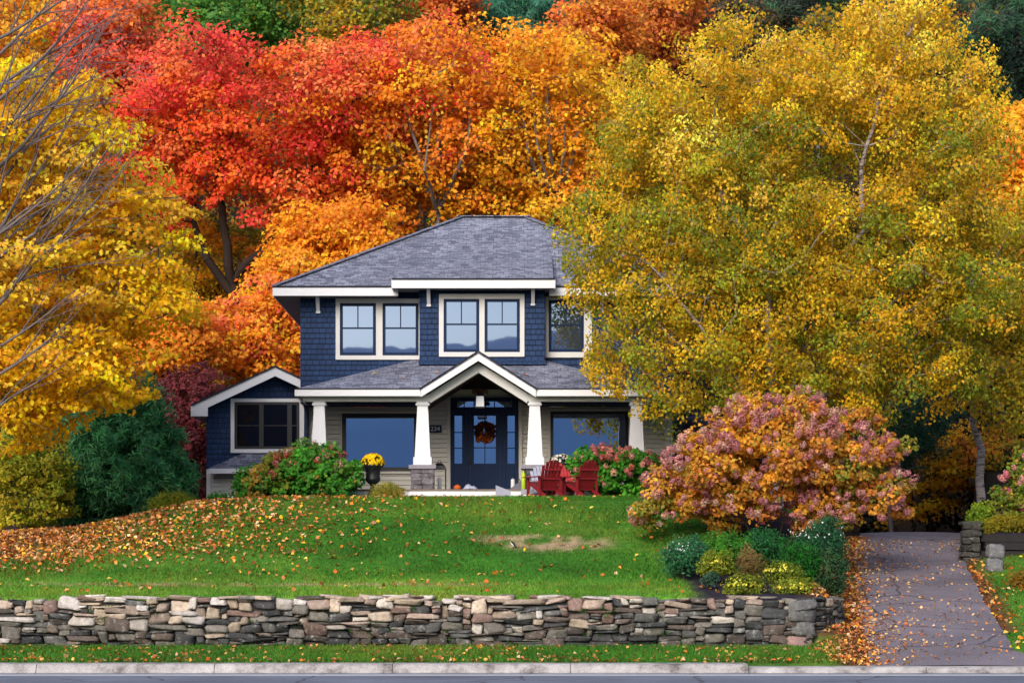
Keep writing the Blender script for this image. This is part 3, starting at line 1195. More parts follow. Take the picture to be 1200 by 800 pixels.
# wreath
rng = np.random.default_rng(5)
wr_c = Vector((X(568, YL), YL - .16, Z(506, YL)))
mb = MB()
for k in range(420):
    a = rng.uniform(0, 2 * PI)
    r = .19 + rng.normal(0, .05)
    c = wr_c + Vector((r * math.cos(a), rng.normal(0, .03), r * math.sin(a)))
    d = Vector(rng.normal(0, 1, 3)); d.y *= .5; d.normalize()
    s = d.cross(Vector(rng.normal(0, 1, 3))).normalized()
    q = rng.random()
    mb.col = (.085, .020, .008) if q < .45 else ((.26, .05, .008) if q < .62 else (.028, .014, .010))
    if math.sin(a) < -.7 and q < .6:
        mb.col = (.42, .10, .02)
    l = .075
    mb.add([c - d * l, c + s * l * .45, c + d * l, c - s * l * .45], [(0, 1, 2, 3)])
wre = mb.build('door_wreath', M['petal'])
tag(wre, 'dark orange autumn leaf wreath hanging on the navy front door', 'wreath')
# garland on the lantern
mb = MB()
for k in range(110):
    c = Vector((hx + rng.uniform(-.2, .2), hy + rng.uniform(-.06, .06), lt + .10 + rng.uniform(-.04, .04)))
    d = Vector(rng.normal(0, 1, 3)).normalized(); s = d.cross(Vector(rng.normal(0, 1, 3))).normalized()
    mb.col = (.16, .05, .015) if rng.random() < .6 else (.10, .10, .03)
    mb.add([c - d * .06, c + s * .03, c + d * .06, c - s * .03], [(0, 1, 2, 3)])
tag(mb.build('leaf_garland', M['petal']), 'sprig of dried autumn leaves above the hanging lantern', 'garland')

# house number
nb = empty('house_number', (X(510.2, YL), YL - .045, Z(502.5, YL)), 'dark plaque with white house number 234 beside the door', 'house number')
mb = MB(); mb.box(-.17, .17, -.012, .012, -.10, .10)
mb.build('plaque', M['navy'], nb)
cu = bpy.data.curves.new('digits', 'FONT')
cu.body = '234'
cu.size = .17
cu.align_x = 'CENTER'
cu.align_y = 'CENTER'
cu.extrude = .004
tmp = bpy.data.objects.new('digits_text', cu)
COL.objects.link(tmp)
dg = bpy.context.evaluated_depsgraph_get()
me = bpy.data.meshes.new_from_object(tmp.evaluated_get(dg))
bpy.data.objects.remove(tmp)
dgo = obj_from('digits', me, M['white'], nb)
dgo.location = (0, -.018, 0)
dgo.rotation_euler = (PI / 2, 0, 0)

# candle lantern by the pier
cx, cy = X(515, 55.2), 55.2
fl = empty('candle_lantern', (cx, cy, FLOOR), 'black floor lantern with white candle beside the left stone pier', 'lantern')
mb = MB()
w = .16
mb.box(-w, w, -w, w, .001, .03)
for sx in (-1, 1):
    for sy in (-1, 1):
        mb.box(sx * w - .012, sx * w + .012, sy * w - .012, sy * w + .012, .03, .55)
mb.taper(0, 0, .55, .64, .38, .30); mb.taper(0, 0, .64, .72, .30, .12)
mb.tube([(-.04, 0, .72), (-.03, 0, .79), (.03, 0, .79), (.04, 0, .72)], .008)
mb.build('frame', M['iron'], fl)
mb = MB(); mb.lathe(0, 0, [(.05, .031), (.05, .34), (.01, .345)], 14)
mb.build('candle', M['offwhite'], fl)
# white candle by the door
mb = MB(); cx = X(601, 56.8); mb.lathe(cx, 56.8, [(.055, FLOOR + .001), (.055, FLOOR + .36), (.045, FLOOR + .37), (.01, FLOOR + .372)], 14); mb.tube([(cx, 56.8, FLOOR + .37), (cx, 56.8, FLOOR + .40)], .005, 5)
tag(mb.build('pillar_candle', M['white']), 'white pillar candle on the porch right of the door', 'candle')
# pumpkin and crumpled cloth
mb = MB()
cx = X(536, 55.0)
vs, fs = [], []
for i in range(9):
    t = PI * i / 8
    for k_ in range(24):
        a_ = 2 * PI * k_ / 24
        r_ = .095 * math.sin(t) * (1 + .08 * abs(math.cos(4 * a_)))
        vs.append((cx + r_ * math.cos(a_), 55.0 + r_ * math.sin(a_), FLOOR + .075 - .075 * math.cos(t)))
for i in range(8):
    for k_ in range(24):
        fs.append((i * 24 + k_, i * 24 + (k_ + 1) % 24, (i + 1) * 24 + (k_ + 1) % 24, (i + 1) * 24 + k_))
mb.add(vs, fs, True)
pk = mb.build('pumpkin', plain('pumpkin_skin', (.50, .10, .015), .5))
tag(pk, 'small orange pumpkin on the porch floor before the door', 'pumpkin')
mb = MB(); mb.tube([(cx, 55.0, FLOOR + .14), (cx + .02, 55.0, FLOOR + .19)], [.016, .010]); mb.build('stem', M['bark'], pk)
cx = X(551, 54.6)
mb = MB()
vs, fs = [], []
for j in range(7):
    for i in range(17):
        u, v = i / 16 - .5, j / 6 - .5
        hh = .16 * max(0, 1 - (2 * u) ** 2) * max(0, 1 - (1.8 * v) ** 2) * (.65 + .7 * nz(u * 9, v * 9, 2)) + .012
        vs.append((cx + u * .42, 54.6 + v * .3, FLOOR + max(.008, hh)))
for j in range(6):
    for i in range(16):
        fs.append((j * 17 + i, j * 17 + i + 1, (j + 1) * 17 + i + 1, (j + 1) * 17 + i))
mb.add(vs, fs, True)
tag(mb.build('crumpled_cloth', M['pale_grey']), 'pale crumpled cloth lying on the porch before the door', 'cloth')

# urn of yellow chrysanthemums
ux, uy = X(437, 53.6), 53.6
uz = hz(ux, uy)
ub = Z(579, uy)
urn = empty('flower_urn', (ux, uy, uz), 'black pedestal urn beside the green hydrangea', 'urn')
ht = Z(545, uy) - uz
mb = MB()
q = ht
mb.lathe(0, 0, [(.20, -.05), (.20, .06), (.15, .10), (.075, q * .32), (.06, q * .40), (.09, q * .45), (.185, q * .55), (.19, q * .62), (.165, q * .70), (.20, q * .90), (.26, q * .96), (.27, q), (.23, q), (.2, q * .95)], 24)
mb.build('bowl', M['iron'], urn)

# white flowers in a black pot on the porch
px_, py_ = X(658, 54.9), 54.9
pot = empty('black_planter', (px_, py_, FLOOR), 'tall black planter of white flowers behind the red chairs', 'planter')
q = Z(543, py_) - FLOOR
mb = MB(); mb.lathe(0, 0, [(.20, .001), (.21, .05), (.18, .10), (.20, q * .6), (.25, q * .93), (.27, q * .95), (.27, q), (.23, q), (.2, q * .93)], 24)
mb.build('pot', M['iron'], pot)

# adirondack chairs ----------------------------------------------------
def adirondack(label, mat, loc, rz):
    """Slatted garden chair; its front looks along -y before turning."""
    loc = (loc[0], loc[1], loc[2] + .02)
    t = empty('adirondack_chair', loc, label, 'garden chair', 'garden chairs in front of the porch', rz)
    for s in (-1, 1):
        mb = MB(); mb.box(s * .30 - .02, s * .30 + .02, -.46, -.36, -.04, .54); mb.build('leg', mat, t)
        mb = MB(); mb.prism([(s * .265 - .015, -.42, .36), (s * .265 - .015, .50, -.03), (s * .265 - .015, .50, .07), (s * .265 - .015, .30, .14), (s * .265 - .015, -.42, .44)], (.03, 0, 0)); mb.build('side_rail', mat, t)
        mb = MB(); mb.box(s * .31 - .02, s * .31 + .02, .20, .27, .02, .58); mb.build('leg', mat, t)
        mb = MB(); mb.prism([(s * .345 - .075, -.50, .541), (s * .345 + .075, -.52, .541), (s * .345 + .06, .36, .541), (s * .345 - .03, .36, .541)], (0, 0, .028)); mb.build('armrest', mat, t)
    mb = MB()
    for k in range(5):
        y = -.42 + k * .115
        z = .405 - (y + .42) * .42
        mb.prism([(-.285, y, z + .02), (-.285, y + .1, z - .022), (-.285, y + .1, z), (-.285, y, z + .042)], (.57, 0, 0))
    mb.build('seat', mat, t)
    mb = MB()
    for k in range(6):
        u = (k - 2.5) / 2.5
        xb, xt = u * .205, u * .265
        top = 1.0 - .15 * u * u
        b0, t0 = Vector((xb, .12, .20)), Vector((xt, .12 + (top - .2) * .42, top))
        mb.bar(b0, t0, .082, .02, up=(0, -1, .4))
    mb.build('backrest', mat, t)
    mb = MB()
    mb.bar((-.33, .255, .50), (.33, .255, .50), .05, .04)
    mb.bar((-.27, .375, .74), (.27, .375, .74), .03, .05)
    mb.build('back_rail', mat, t)
    t.scale = (.92, .92, .90)
    return t


ya = 52.55
adirondack('dark red slatted garden chair with its back turned, next to the stone pier', M['red'], (X(639, ya), ya, hz(X(639, ya), ya)), math.radians(208))
adirondack('dark red slatted garden chair with its back turned, next to the pink hydrangea', M['red'], (X(682, ya), ya, hz(X(682, ya), ya)), math.radians(212))
adirondack('faded red slatted garden chair facing the road between the two dark red ones', M['pink_red'], (X(663, 53.5), 53.5, hz(X(663, 53.5), 53.5)), math.radians(24))
adirondack('pale grey slatted garden chair half hidden behind the dark red one next to the pier', M['pale_grey'], (X(639, 53.6), 53.6, hz(X(639, 53.6), 53.6) - .06), math.radians(20))

# grey boards before the porch, small table with a lime bottle, sloping grey cover
gx, gy = X(589, 53.0), 53.0
gz = hz(gx, gy)
st = empty('footstool', (gx, gy, gz), 'low grey board footstool with a sloping top in front of the porch edge', 'footstool')
mb = MB()
for k in range(4):
    y = -.2 + k * .105
    mb.prism([(-.17, y, .22), (.20, y, .09), (.20, y, .19), (-.17, y, .33)], (0, .095, 0))
mb.build('top', M['grey_wood'], st)
mb = MB(); mb.prism([(-.165, -.212, -.02), (.195, -.212, -.02), (.195, -.212, .10), (-.165, -.212, .225)], (0, .02, 0)); mb.build('apron', M['grey_wood'], st)
for sx, h_ in ((-1, .22), (1, .11)):
    mb = MB(); mb.box(sx * .15 - .02, sx * .15 + .02, -.21, .22, -.03, h_ - .01); mb.build('leg', M['grey_wood'], st)
gx, gy = X(618, 53.35), 53.35
gz = hz(gx, gy)
tb = empty('garden_table', (gx, gy, gz), 'small low grey table in front of the right stone pier', 'table')
mb = MB()
for k in range(4):
    mb.box(-.16, .16, -.2 + k * .1, -.108 + k * .1, .13, .24)
mb.build('tabletop', M['grey_wood'], tb)
for sx in (-1, 1):
    mb = MB(); mb.box(sx * .13 - .025, sx * .13 + .025, -.19, .19, -.03, .129); mb.build('leg', M['grey_wood'], tb)
mb = MB()
bx_, by_, bz_ = X(613.5, 54.05), 54.13, FLOOR
mb.lathe(bx_, by_, [(.052, bz_ + .001), (.055, bz_ + .02), (.055, bz_ + .38), (.03, bz_ + .43), (.022, bz_ + .47)], 16)
lb_ = mb.build('lime_bottle', M['lime'])
tag(lb_, 'tall lime green bottle standing by the right stone pier', 'bottle')
mb = MB(); mb.lathe(bx_, by_, [(.026, bz_ + .471), (.026, bz_ + .51), (.02, bz_ + .515)], 12); mb.build('cap', M['iron'], lb_)
mb = MB()
cx, cy = X(606.5, 54.2), 54.3
mb.prism([(cx - .20, cy, FLOOR + .001), (cx + .10, cy, FLOOR + .001), (cx + .10, cy, FLOOR + .19), (cx + .06, cy, FLOOR + .21), (cx - .17, cy, FLOOR + .04)], (0, .3, 0))
tb2 = mb.build('tool_bag', plain('grey_canvas', (.13, .13, .17), .8))
tag(tb2, 'slouched dark grey bag on the porch edge beside the lime bottle', 'bag')
mb = MB(); mb.tube([(cx - .06, cy + .15, FLOOR + .12), (cx - .02, cy + .15, FLOOR + .24), (cx + .05, cy + .15, FLOOR + .27), (cx + .08, cy + .15, FLOOR + .20)], .012); mb.build('strap', M['iron'], tb2)

# covered grill and rock face to the right of the house
gx, gy = X(795, 58.3), 58.3
gz = hz(gx, gy)
mb = MB()
h_ = Z(511, gy) - gz
vs = []
for z, w, d_ in ((0, .46, .36), (.5 * h_, .45, .35), (.72 * h_, .50, .36), (.90 * h_, .40, .26), (h_, .20, .10)):
    for a_, c_ in ((-1, -1), (1, -1), (1, 1), (-1, 1)):
        vs.append((gx + a_ * w * (1 + .06 * nz(z * 3, a_ * 2, c_)), gy + c_ * d_, gz + z))
fs = [(i * 4 + k_, i * 4 + (k_ + 1) % 4, i * 4 + 4 + (k_ + 1) % 4, i * 4 + 4 + k_) for i in range(4) for k_ in range(4)] + [(16, 17, 18, 19)]
mb.add(vs, fs)
tag(mb.build('covered_grill', plain('dark_cover', (.030, .036, .055), .7)), 'dark fabric cover over a grill at the right corner of the house', 'grill cover')
# ------------------------------------------------------------------ dry stone wall
rng = np.random.default_rng(11)


GREYS = [srgb(104, 104, 102), srgb(84, 84, 86), srgb(126, 122, 114), srgb(108, 96, 90), srgb(88, 82, 78), srgb(132, 126, 120), srgb(70, 72, 74)]
WARM = [srgb(196, 178, 160), srgb(176, 156, 144), srgb(206, 198, 188), srgb(150, 134, 122), srgb(176, 160, 142), srgb(200, 192, 188), srgb(136, 112, 104), srgb(184, 176, 168)]


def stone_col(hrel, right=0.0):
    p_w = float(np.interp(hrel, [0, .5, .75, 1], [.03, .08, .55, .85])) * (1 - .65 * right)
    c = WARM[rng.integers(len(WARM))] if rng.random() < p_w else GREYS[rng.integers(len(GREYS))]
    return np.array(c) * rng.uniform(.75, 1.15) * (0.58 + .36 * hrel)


wall = empty('stone_wall', (0, WY, .3), 'long dry stacked stone retaining wall along the front lawn', 'stone wall')
wall.location = (0, 0, 0)
CE = .052
specs, specs2 = [], []
xs0 = -12.0
ncol = int((WX1 - .12 - xs0) / CE)
NR = 18
for c, r, w, h in pack(ncol, NR, rng, 3, 14):
    x0 = xs0 + c * CE
    cx = x0 + w * CE / 2
    zc_ = .27 + (r + h / 2) * CE
    hx, hzz = w * CE / 2 - .001, h * CE / 2 - .003
    top = r + h >= NR
    hrel = min(1, (r + h) / NR)
    right = float(smooth(1.8, 3.2, cx))
    if top:
        zc_ += rng.uniform(-.02, .055) * (1 - .5 * right)
    d = rng.uniform(.17, .24)
    dy = rng.normal(0, .016)
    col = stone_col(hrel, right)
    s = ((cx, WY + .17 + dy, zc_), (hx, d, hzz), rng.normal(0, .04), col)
    (specs2 if cx > 2.35 else specs).append(s)
# a few thin loose cap stones
for k in range(46):
    x = rng.uniform(xs0, WX1 - .4)
    w = rng.uniform(.12, .30)
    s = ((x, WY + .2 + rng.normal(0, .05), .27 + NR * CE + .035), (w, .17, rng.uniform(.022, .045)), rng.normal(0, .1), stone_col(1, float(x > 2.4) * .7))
    (specs2 if x > 2.35 else specs).append(s)
stones_mesh(specs, 'dry_stone', M['stone'], wall, 12, (4.5, 16), .36)
# return beside the driveway
P0, P1, P2 = Vector((WX1 - .02, WY + .06, 0)), Vector((6.28, 41.0, 0)), Vector((6.52, 43.3, 0))
for p0, p1 in ((P0, P1), (P1, P2)):
    dv = (p1 - p0)
    ln = dv.length
    dv.normalize()
    nv = Vector((dv.y, -dv.x, 0))
    ang = math.atan2(dv.y, dv.x)
    for c, r, w, h in pack(int(ln / CE), 18, rng, 4, 9):
        t = (c + w / 2) * CE
        q = p0 + dv * t - nv * .14
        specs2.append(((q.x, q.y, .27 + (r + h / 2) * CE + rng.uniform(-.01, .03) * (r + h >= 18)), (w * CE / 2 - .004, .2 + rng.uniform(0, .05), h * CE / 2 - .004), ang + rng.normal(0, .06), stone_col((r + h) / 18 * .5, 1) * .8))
# large rough corner stones
for z, hh in ((.40, .13), (.66, .13), (.90, .11), (1.10, .09)):
    specs2.append(((WX1 - .06 + rng.normal(0, .01), WY + .20, z), (.24, .22, hh), .45, np.array(srgb(150, 122, 116) if z < .5 else srgb(108, 108, 108))))
stones_mesh(specs2, 'mortared_stone', M['stone'], wall)
mb = MB()
mb.box(xs0, WX1 - .18, WY + .13, WY + .36, .1, 1.17)
mb.bar((P0.x - .14, P0.y + .16, .62), (P1.x - .16, P1.y + .12, .62), .16, 1.08)
mb.bar((P1.x - .2, P1.y + .1, .63), (P2.x - .2, P2.y, .63), .16, 1.08)
mb.build('mortar_core', plain('mortar', (.10, .095, .09), .95, vary=.4, scale=5), wall)

# right of the driveway: dark block pillar, timber, two pale blocks
y = 50.45
cx = X(1137, y)
pil = empty('block_pillar', (cx, y, hz(cx, y)), 'dark stacked block pillar at the top right edge of the driveway', 'pillar')
zt = Z(614, y)
z = hz(cx, y) - .1
sp_ = []
k = 0
while z < zt - .05:
    hh = (.17, .13, .19, .15)[k % 4]
    for u, w in (((0, .21),) if k % 3 == 1 else ((-.1, .105), (.105, .10))):
        sp_.append(((cx + u + rng.normal(0, .015), y - .05 + rng.normal(0, .02), z + hh / 2), (w, .21, hh / 2 - .004), rng.normal(0, .06), np.array(srgb(70, 68, 64)) * rng.uniform(.5, 1.1)))
    z += hh
    k += 1
stones_mesh(sp_, 'blocks', M['stone'], pil, 31)
mb = MB(); mb.box(cx - .23, cx + .23, y - .22, y + .24, z, z + .07); mb.build('cap_stone', plain('dark_cap', (.05, .05, .045), .9, vary=.3), pil)
for o in list(pil.children):
    o.location = -pil.location
ty = 50.42
x0_, x1_ = X(1148, ty), X(1300, ty)
tim = empty('timber_edging', (x0_, ty, hz(x0_, ty)), 'weathered dark timber edging holding the raised bed right of the driveway', 'timber edging')
for k in range(4):
    zt = 2.62 - k * .19
    mb = MB(); mb.bar((x0_ + (.02, .12, -.03, .06)[k], ty + (0, .035, .01, .05)[k], zt - .09 - (.02, .01, .03, .02)[k]), (x1_, ty + (.05, -.02, .04, 0)[k], zt - .09 - (.08, .1, .06, .09)[k]), .18, .165); mb.build('timber', plain('old_timber', (.022, .019, .019), .9, vary=.5, scale=3, bmp=.4) if k == 0 else bpy.data.materials['old_timber'], tim)
for k in range(3):
    zt = 2.60 - k * .19
    ya_, yb_ = 50.75, 55.0
    mb = MB(); mb.bar((float(dright(ya_)) + .32, ya_, zt - .1), (float(dright(yb_)) + .30, yb_, zt + .42), .175, .18); mb.build('timber', bpy.data.materials['old_timber'], tim)
for o in list(tim.children):
    o.location = -tim.location
for k, (zz, lab) in enumerate(((0, 'lower of two squared grey granite blocks beside the driveway'), (1, 'upper of two squared grey granite blocks beside the driveway'))):
    y = 48.2
    cx = X(1164.5 + k, y)
    z0 = hz(cx, y) - .03 + zz * .315
    o = stones_mesh([((cx, y, z0 + .155), (.155, .2, .15), .1 * k, np.array(srgb(112, 112, 116)))], 'granite_block', M['stone'])
    tag(o, lab, 'stone block', 'granite blocks beside the driveway')
# rock outcrop behind the house corner
y = 61.5
specs = []
for k in range(26):
    x = X(rng.uniform(785, 850), y) + rng.normal(0, .2)
    z = rng.uniform(3.4, 6.2)
    specs.append(((x, y + rng.uniform(-.3, .5), z), (rng.uniform(.3, .6), .5, rng.uniform(.12, .3)), rng.normal(0, .2), np.array(srgb(96, 92, 112)) * rng.uniform(.4, 1.1)))
o = stones_mesh(specs, 'rock_wall', M['stone'])
tag(o, 'purplish grey rock wall behind the right corner of the house', 'rock wall')

# bird on the worn patch, white marker stick under the pine
bx, by = X(601.5, 46.6), 46.6
bz = hz(bx, by)
mb = MB()
mb.col = (.62, .60, .56)
mb.tube([(bx - .055, by, bz + .155), (bx - .045, by, bz + .14), (bx - .015, by - .01, bz + .10), (bx + .02, by, bz + .06), (bx + .045, by, bz + .04)], [.005, .018, .026, .020, .008], 10)
bird = mb.build('bird', attr_mat('bird_feather', .8))
tag(bird, 'tiny black and white bird standing on the worn lawn patch', 'bird')
mb = MB(); mb.col = (.02, .02, .022)
mb.tube([(bx - .045, by - .012, bz + .158), (bx + .004, by - .016, bz + .120), (bx + .04, by - .010, bz + .06), (bx + .085, by, bz + .015)], [.016, .026, .022, .006], 8)
mb.build('wing', bpy.data.materials['bird_feather'], bird)
mb = MB()
for s in (-.012, .012):
    mb.tube([(bx + .005, by + s, bz + .08), (bx + .002, by + s, bz - .01)], .004, 5)
mb.build('leg', M['iron'], bird)
sx, sy = X(108, 53.2), 53.2
mb = MB(); mb.taper(sx, sy, hz(sx, sy) - .05, Z(612.5, sy), .07, .055); mb.taper(sx, sy, Z(612.5, sy) + .001, Z(612.5, sy) + .03, .055, .01)
tag(mb.build('marker_stake', M['white']), 'short white marker stake under the dark pine', 'stake')
# ------------------------------------------------------------------ plants
def unit(v):
    return v / np.maximum(np.linalg.norm(v, axis=-1, keepdims=True), 1e-9)


def leaf_geo(P, Nr, size, rng, aspect=.72, droop=.35, fold=.10):
    """One kite-shaped blade per point, its stalk end at P, facing Nr."""
    n = len(P)
    Nr = unit(Nr)
    r = rng.normal(0, 1, (n, 3))
    r[:, 2] -= droop * 1.6
    t = unit(r - Nr * (r * Nr).sum(1, keepdims=True))
    s = np.cross(Nr, t)
    sz = (size * rng.uniform(.65, 1.25, n))[:, None]
    lift = Nr * sz * fold
    a = P - t * sz * .5
    c = P + t * sz * .5 - Nr * sz * fold * .6
    b = P + s * sz * aspect * .5 - t * sz * .06 + lift
    d = P - s * sz * aspect * .5 - t * sz * .06 + lift
    V = np.stack([a, b, c, d], 1).reshape(-1, 3)
    Q = np.arange(4 * n).reshape(n, 4)
    return V, Q


def leaf_cols(base, rng, j=.16, hue=.10):
    n = len(base)
    c = base * np.exp(rng.normal(0, j, (n, 1)))
    c = c * np.exp(rng.normal(0, hue, (n, 3)))
    return np.repeat(np.clip(c, 0, .95), 4, 0)


def E(px, py, rpx, rpy, Y, ry=None):
    """Ellipsoid of crown: where it stands and how big it is, from its size in the photograph and its distance."""
    rx, rz = rpx * Y / F, rpy * Y / F
    return (X(px, Y), Y, Z(py, Y), rx, ry if ry else (rx + rz) / 2, rz)


def sample_clumps(ells, n, rmin, rng, shell=.24, back=.35, jag=.16):
    vol = np.array([e[3] * e[4] * e[5] for e in ells]) ** .8
    vol /= vol.sum()
    out = np.zeros((0, 3))
    tries = 0
    sd = rng.uniform(0, 99)
    while len(out) < n and tries < n * 40:
        tries += 1
        e = ells[rng.choice(len(ells), p=vol)]
        u = rng.normal(0, 1, 3)
        u /= np.linalg.norm(u)
        if u[1] > .25 and rng.random() > back:
            continue
        r = rng.random() ** shell * (1 + jag * 1.6 * nz(u[0] * 2.1 + sd, u[1] * 2.1, u[2] * 2.1))
        p = np.array(e[:3]) + u * r * np.array(e[3:])
        if len(out) and (np.linalg.norm((out - p) * [1, .8, 1.25], axis=1) < rmin * (1 - .5 * tries / (n * 40))).any():
            continue
        out = np.vstack([out, p])
    return out


def skeleton(stems, stem_r, targets, rng, step=.6, rtip=.012, wob=.10, pw=.46):
    """Branches: each clump is joined to the nearest wood below it; radii grow with what each branch carries."""
    pos, par, fix = [], [], []
    for pts, r0 in zip(stems, stem_r):
        pts = [np.array(p, float) for p in pts]
        prev = -1
        tot = sum(np.linalg.norm(pts[i + 1] - pts[i]) for i in range(len(pts) - 1))
        run = 0
        for i in range(len(pts) - 1):
            l = np.linalg.norm(pts[i + 1] - pts[i])
            k = max(1, int(l / step))
            for q in range(k):
                p = pts[i] + (pts[i + 1] - pts[i]) * q / k
                if i or q:
                    p = p + rng.normal(0, .05, 3)
                pos.append(p)
                par.append(prev)
                fix.append(r0 * (1 - .8 * (run + l * q / k) / tot))
                prev = len(pos) - 1
            run += l
        pos.append(pts[-1])
        par.append(prev)
        fix.append(r0 * .2)
    nst = len(pos)
    ctr = np.mean([p for p in pos[:nst]], 0)
    d0 = [np.min(np.linalg.norm(np.array(pos[:nst]) - t, axis=1)) for t in targets]
    P = np.array(pos)
    for ti in np.argsort(d0):
        t = targets[ti]
        dv = t - P
        dist = np.linalg.norm(dv, axis=1)
        cost = dist + np.maximum(0, .35 * dist - dv[:, 2]) * .9
        j = int(np.argmin(cost))
        d = dist[j]
        k = max(1, int(d / step))
        a = P[j]
        mid = (a + t) / 2 + np.array([0, 0, .10 * d]) + rng.normal(0, .07 * d, 3)
        prev = j
        add = []
        for q in range(1, k + 1):
            u = q / k
            p = a * (1 - u) ** 2 + 2 * mid * u * (1 - u) + t * u * u
            if q < k:
                p = p + rng.normal(0, wob * min(step, d), 3)
            add.append(p)
            par.append(prev)
            fix.append(0)
            prev = len(P) + len(add) - 1
        P = np.vstack([P, add])
    n = len(P)
    w = np.zeros(n)
    kids = np.zeros(n)
    for i in range(n):
        if par[i] >= 0:
            kids[par[i]] += 1
    for i in range(n - 1, -1, -1):
        if kids[i] == 0:
            w[i] += 1
        if par[i] >= 0:
            w[par[i]] += w[i]
    R = np.maximum(rtip * w ** pw, np.array(fix) * .6 * (np.array(fix) > 0))
    for i in range(n):
        if fix[i] > 0:
            R[i] = max(fix[i], min(R[i], fix[i] * 1.3))
    return P, np.array(par), R


def wood_geo(P, par, R, n=6):
    i = np.where(par >= 0)[0]
    a, b = P[par[i]], P[i]
    ra, rb = np.minimum(R[par[i]], R[i] * 1.45), R[i]
    return tube_geo(a, b, ra, rb, n)


def tube_geo(a, b, ra, rb, n=6):
    d = unit(b - a)
    a = a - d * (ra * .3)[:, None]
    ref = np.where(np.abs(d[:, 2:3]) > .9, np.array([[1., 0, 0]]), np.array([[0, 0, 1.]]))
    s = unit(np.cross(d, ref))
    u = np.cross(s, d)
    ang = np.arange(n) * 2 * PI / n
    ring = s[:, None, :] * np.cos(ang)[None, :, None] + u[:, None, :] * np.sin(ang)[None, :, None]
    A = a[:, None, :] + ring * ra[:, None, None]
    B = b[:, None, :] + ring * rb[:, None, None]
    m = len(a)
    V = np.concatenate([A, B], 1).reshape(-1, 3)
    k = np.arange(n)
    q = np.stack([k, (k + 1) % n, n + (k + 1) % n, n + k], -1)
    Q = (np.arange(m) * 2 * n)[:, None, None] + q[None]
    return V, Q.reshape(-1, 4)


def clump_points(C, R, per, flat, rng, hollow=.33):
    n = len(C) * per
    idx = np.repeat(np.arange(len(C)), per)
    u = unit(rng.normal(0, 1, (n, 3)))
    r = rng.random(n) ** hollow
    sc = (R * rng.uniform(.65, 1.3, len(C)))[idx]
    st = rng.uniform(.8, 1.25, (len(C), 2))[idx]
    o = u * r[:, None]
    off = np.stack([o[:, 0] * st[:, 0], o[:, 1] * st[:, 1], o[:, 2] * flat], -1)
    off[:, 2] -= .22 * (o[:, 0] ** 2 + o[:, 1] ** 2)
    tilt = rng.normal(0, .28, (len(C), 2))[idx]
    off[:, 2] += off[:, 0] * tilt[:, 0] + off[:, 1] * tilt[:, 1]
    P = C[idx] + off * sc[:, None]
    return P, u, idx


def pal(*cols):
    return [np.array(srgb(*c)) for c in cols]


def pick_field(cols, C, rng, scale=.28, spread=.35):
    """A clump's own leaf colour: a slow drift through the palette over the crown."""
    sd = rng.uniform(0, 50)
    out = []
    for c in C:
        v = .5 + .75 * nz(c[0] * scale + sd, c[1] * scale, c[2] * scale) + rng.normal(0, spread * .5)
        v = min(.999, max(0, v)) * (len(cols) - 1)
        i = int(v)
        f = v - i
        out.append(cols[i] * (1 - f) + cols[min(i + 1, len(cols) - 1)] * f)
    return np.array(out)


def plant(name, label, cat, base, ells, n, cr, per, leaf, cols, stems=None, stem_r=None, bark='bark', seed=1, flat=.5, group=None,
          mat='leaf', rmin=None, shell=.24, back=.35, tint=None, aspect=.72, upb=.75, twigs=3, rtip=.012, hollow=.33, parts=('trunk', 'crown'), jit=.16, droop=.35, step=.6, jag=.16, keep=None, pw=.46, bare=None):
    rng = np.random.default_rng(seed)
    root = empty(name, base, label, cat, group)
    b = np.array(base, float)
    C = sample_clumps(ells, n, rmin if rmin else cr * .72, rng, shell, back, jag)
    C = C[C[:, 2] > b[2] + .05 * cr]
    if keep is not None:
        C = np.array([c for c in C if keep(c)])
    if stems is None:
        top = np.mean(C, 0)
        stems = [[b, b * .5 + top * .5 + np.array([0, 0, -.1]), top]]
        stem_r = [.02 + .012 * (top[2] - b[2])]
    Pn, par, R = skeleton(stems, stem_r, C, rng, rtip=rtip, step=step, pw=pw)
    V, Q = wood_geo(Pn, par, R)
    if twigs:
        k = len(C) * twigs
        a = np.repeat(C, twigs, 0)
        e = a + rng.normal(0, .5, (k, 3)) * cr * [1, 1, .5]
        V2, Q2 = tube_geo(a, e, np.full(k, rtip * .7), np.full(k, rtip * .25), 4)
        Q2 = Q2 + len(V)
        V = np.concatenate([V, V2])
        Q = np.concatenate([Q, Q2])
    mesh_np(parts[0], V - b, Q, None, M[bark], root, smooth=True)
    if bare is not None:
        C = C[[not bare(c, rng) for c in C]]
    if per:
        P, u, idx = clump_points(C, cr, per, flat, rng, hollow)
        cc = pick_field(cols, C, rng) if tint is None else np.array([tint(c, rng) for c in C])
        base_c = cc[idx] * np.exp(rng.normal(0, .17, len(C)))[idx][:, None]
        alt = np.array(cols)[rng.integers(0, len(cols), len(P))]
        sw = (rng.random(len(P)) < .22)[:, None]
        base_c = np.where(sw, alt, base_c)
        Nr = u * .5 + np.array([0, -.6, upb * .7]) + rng.normal(0, .45, (len(P), 3))
        V, Q = leaf_geo(P, Nr, leaf, rng, aspect, droop)
        mesh_np(parts[1], V - b, Q, leaf_cols(base_c, rng, jit), M[mat], root)
    return root


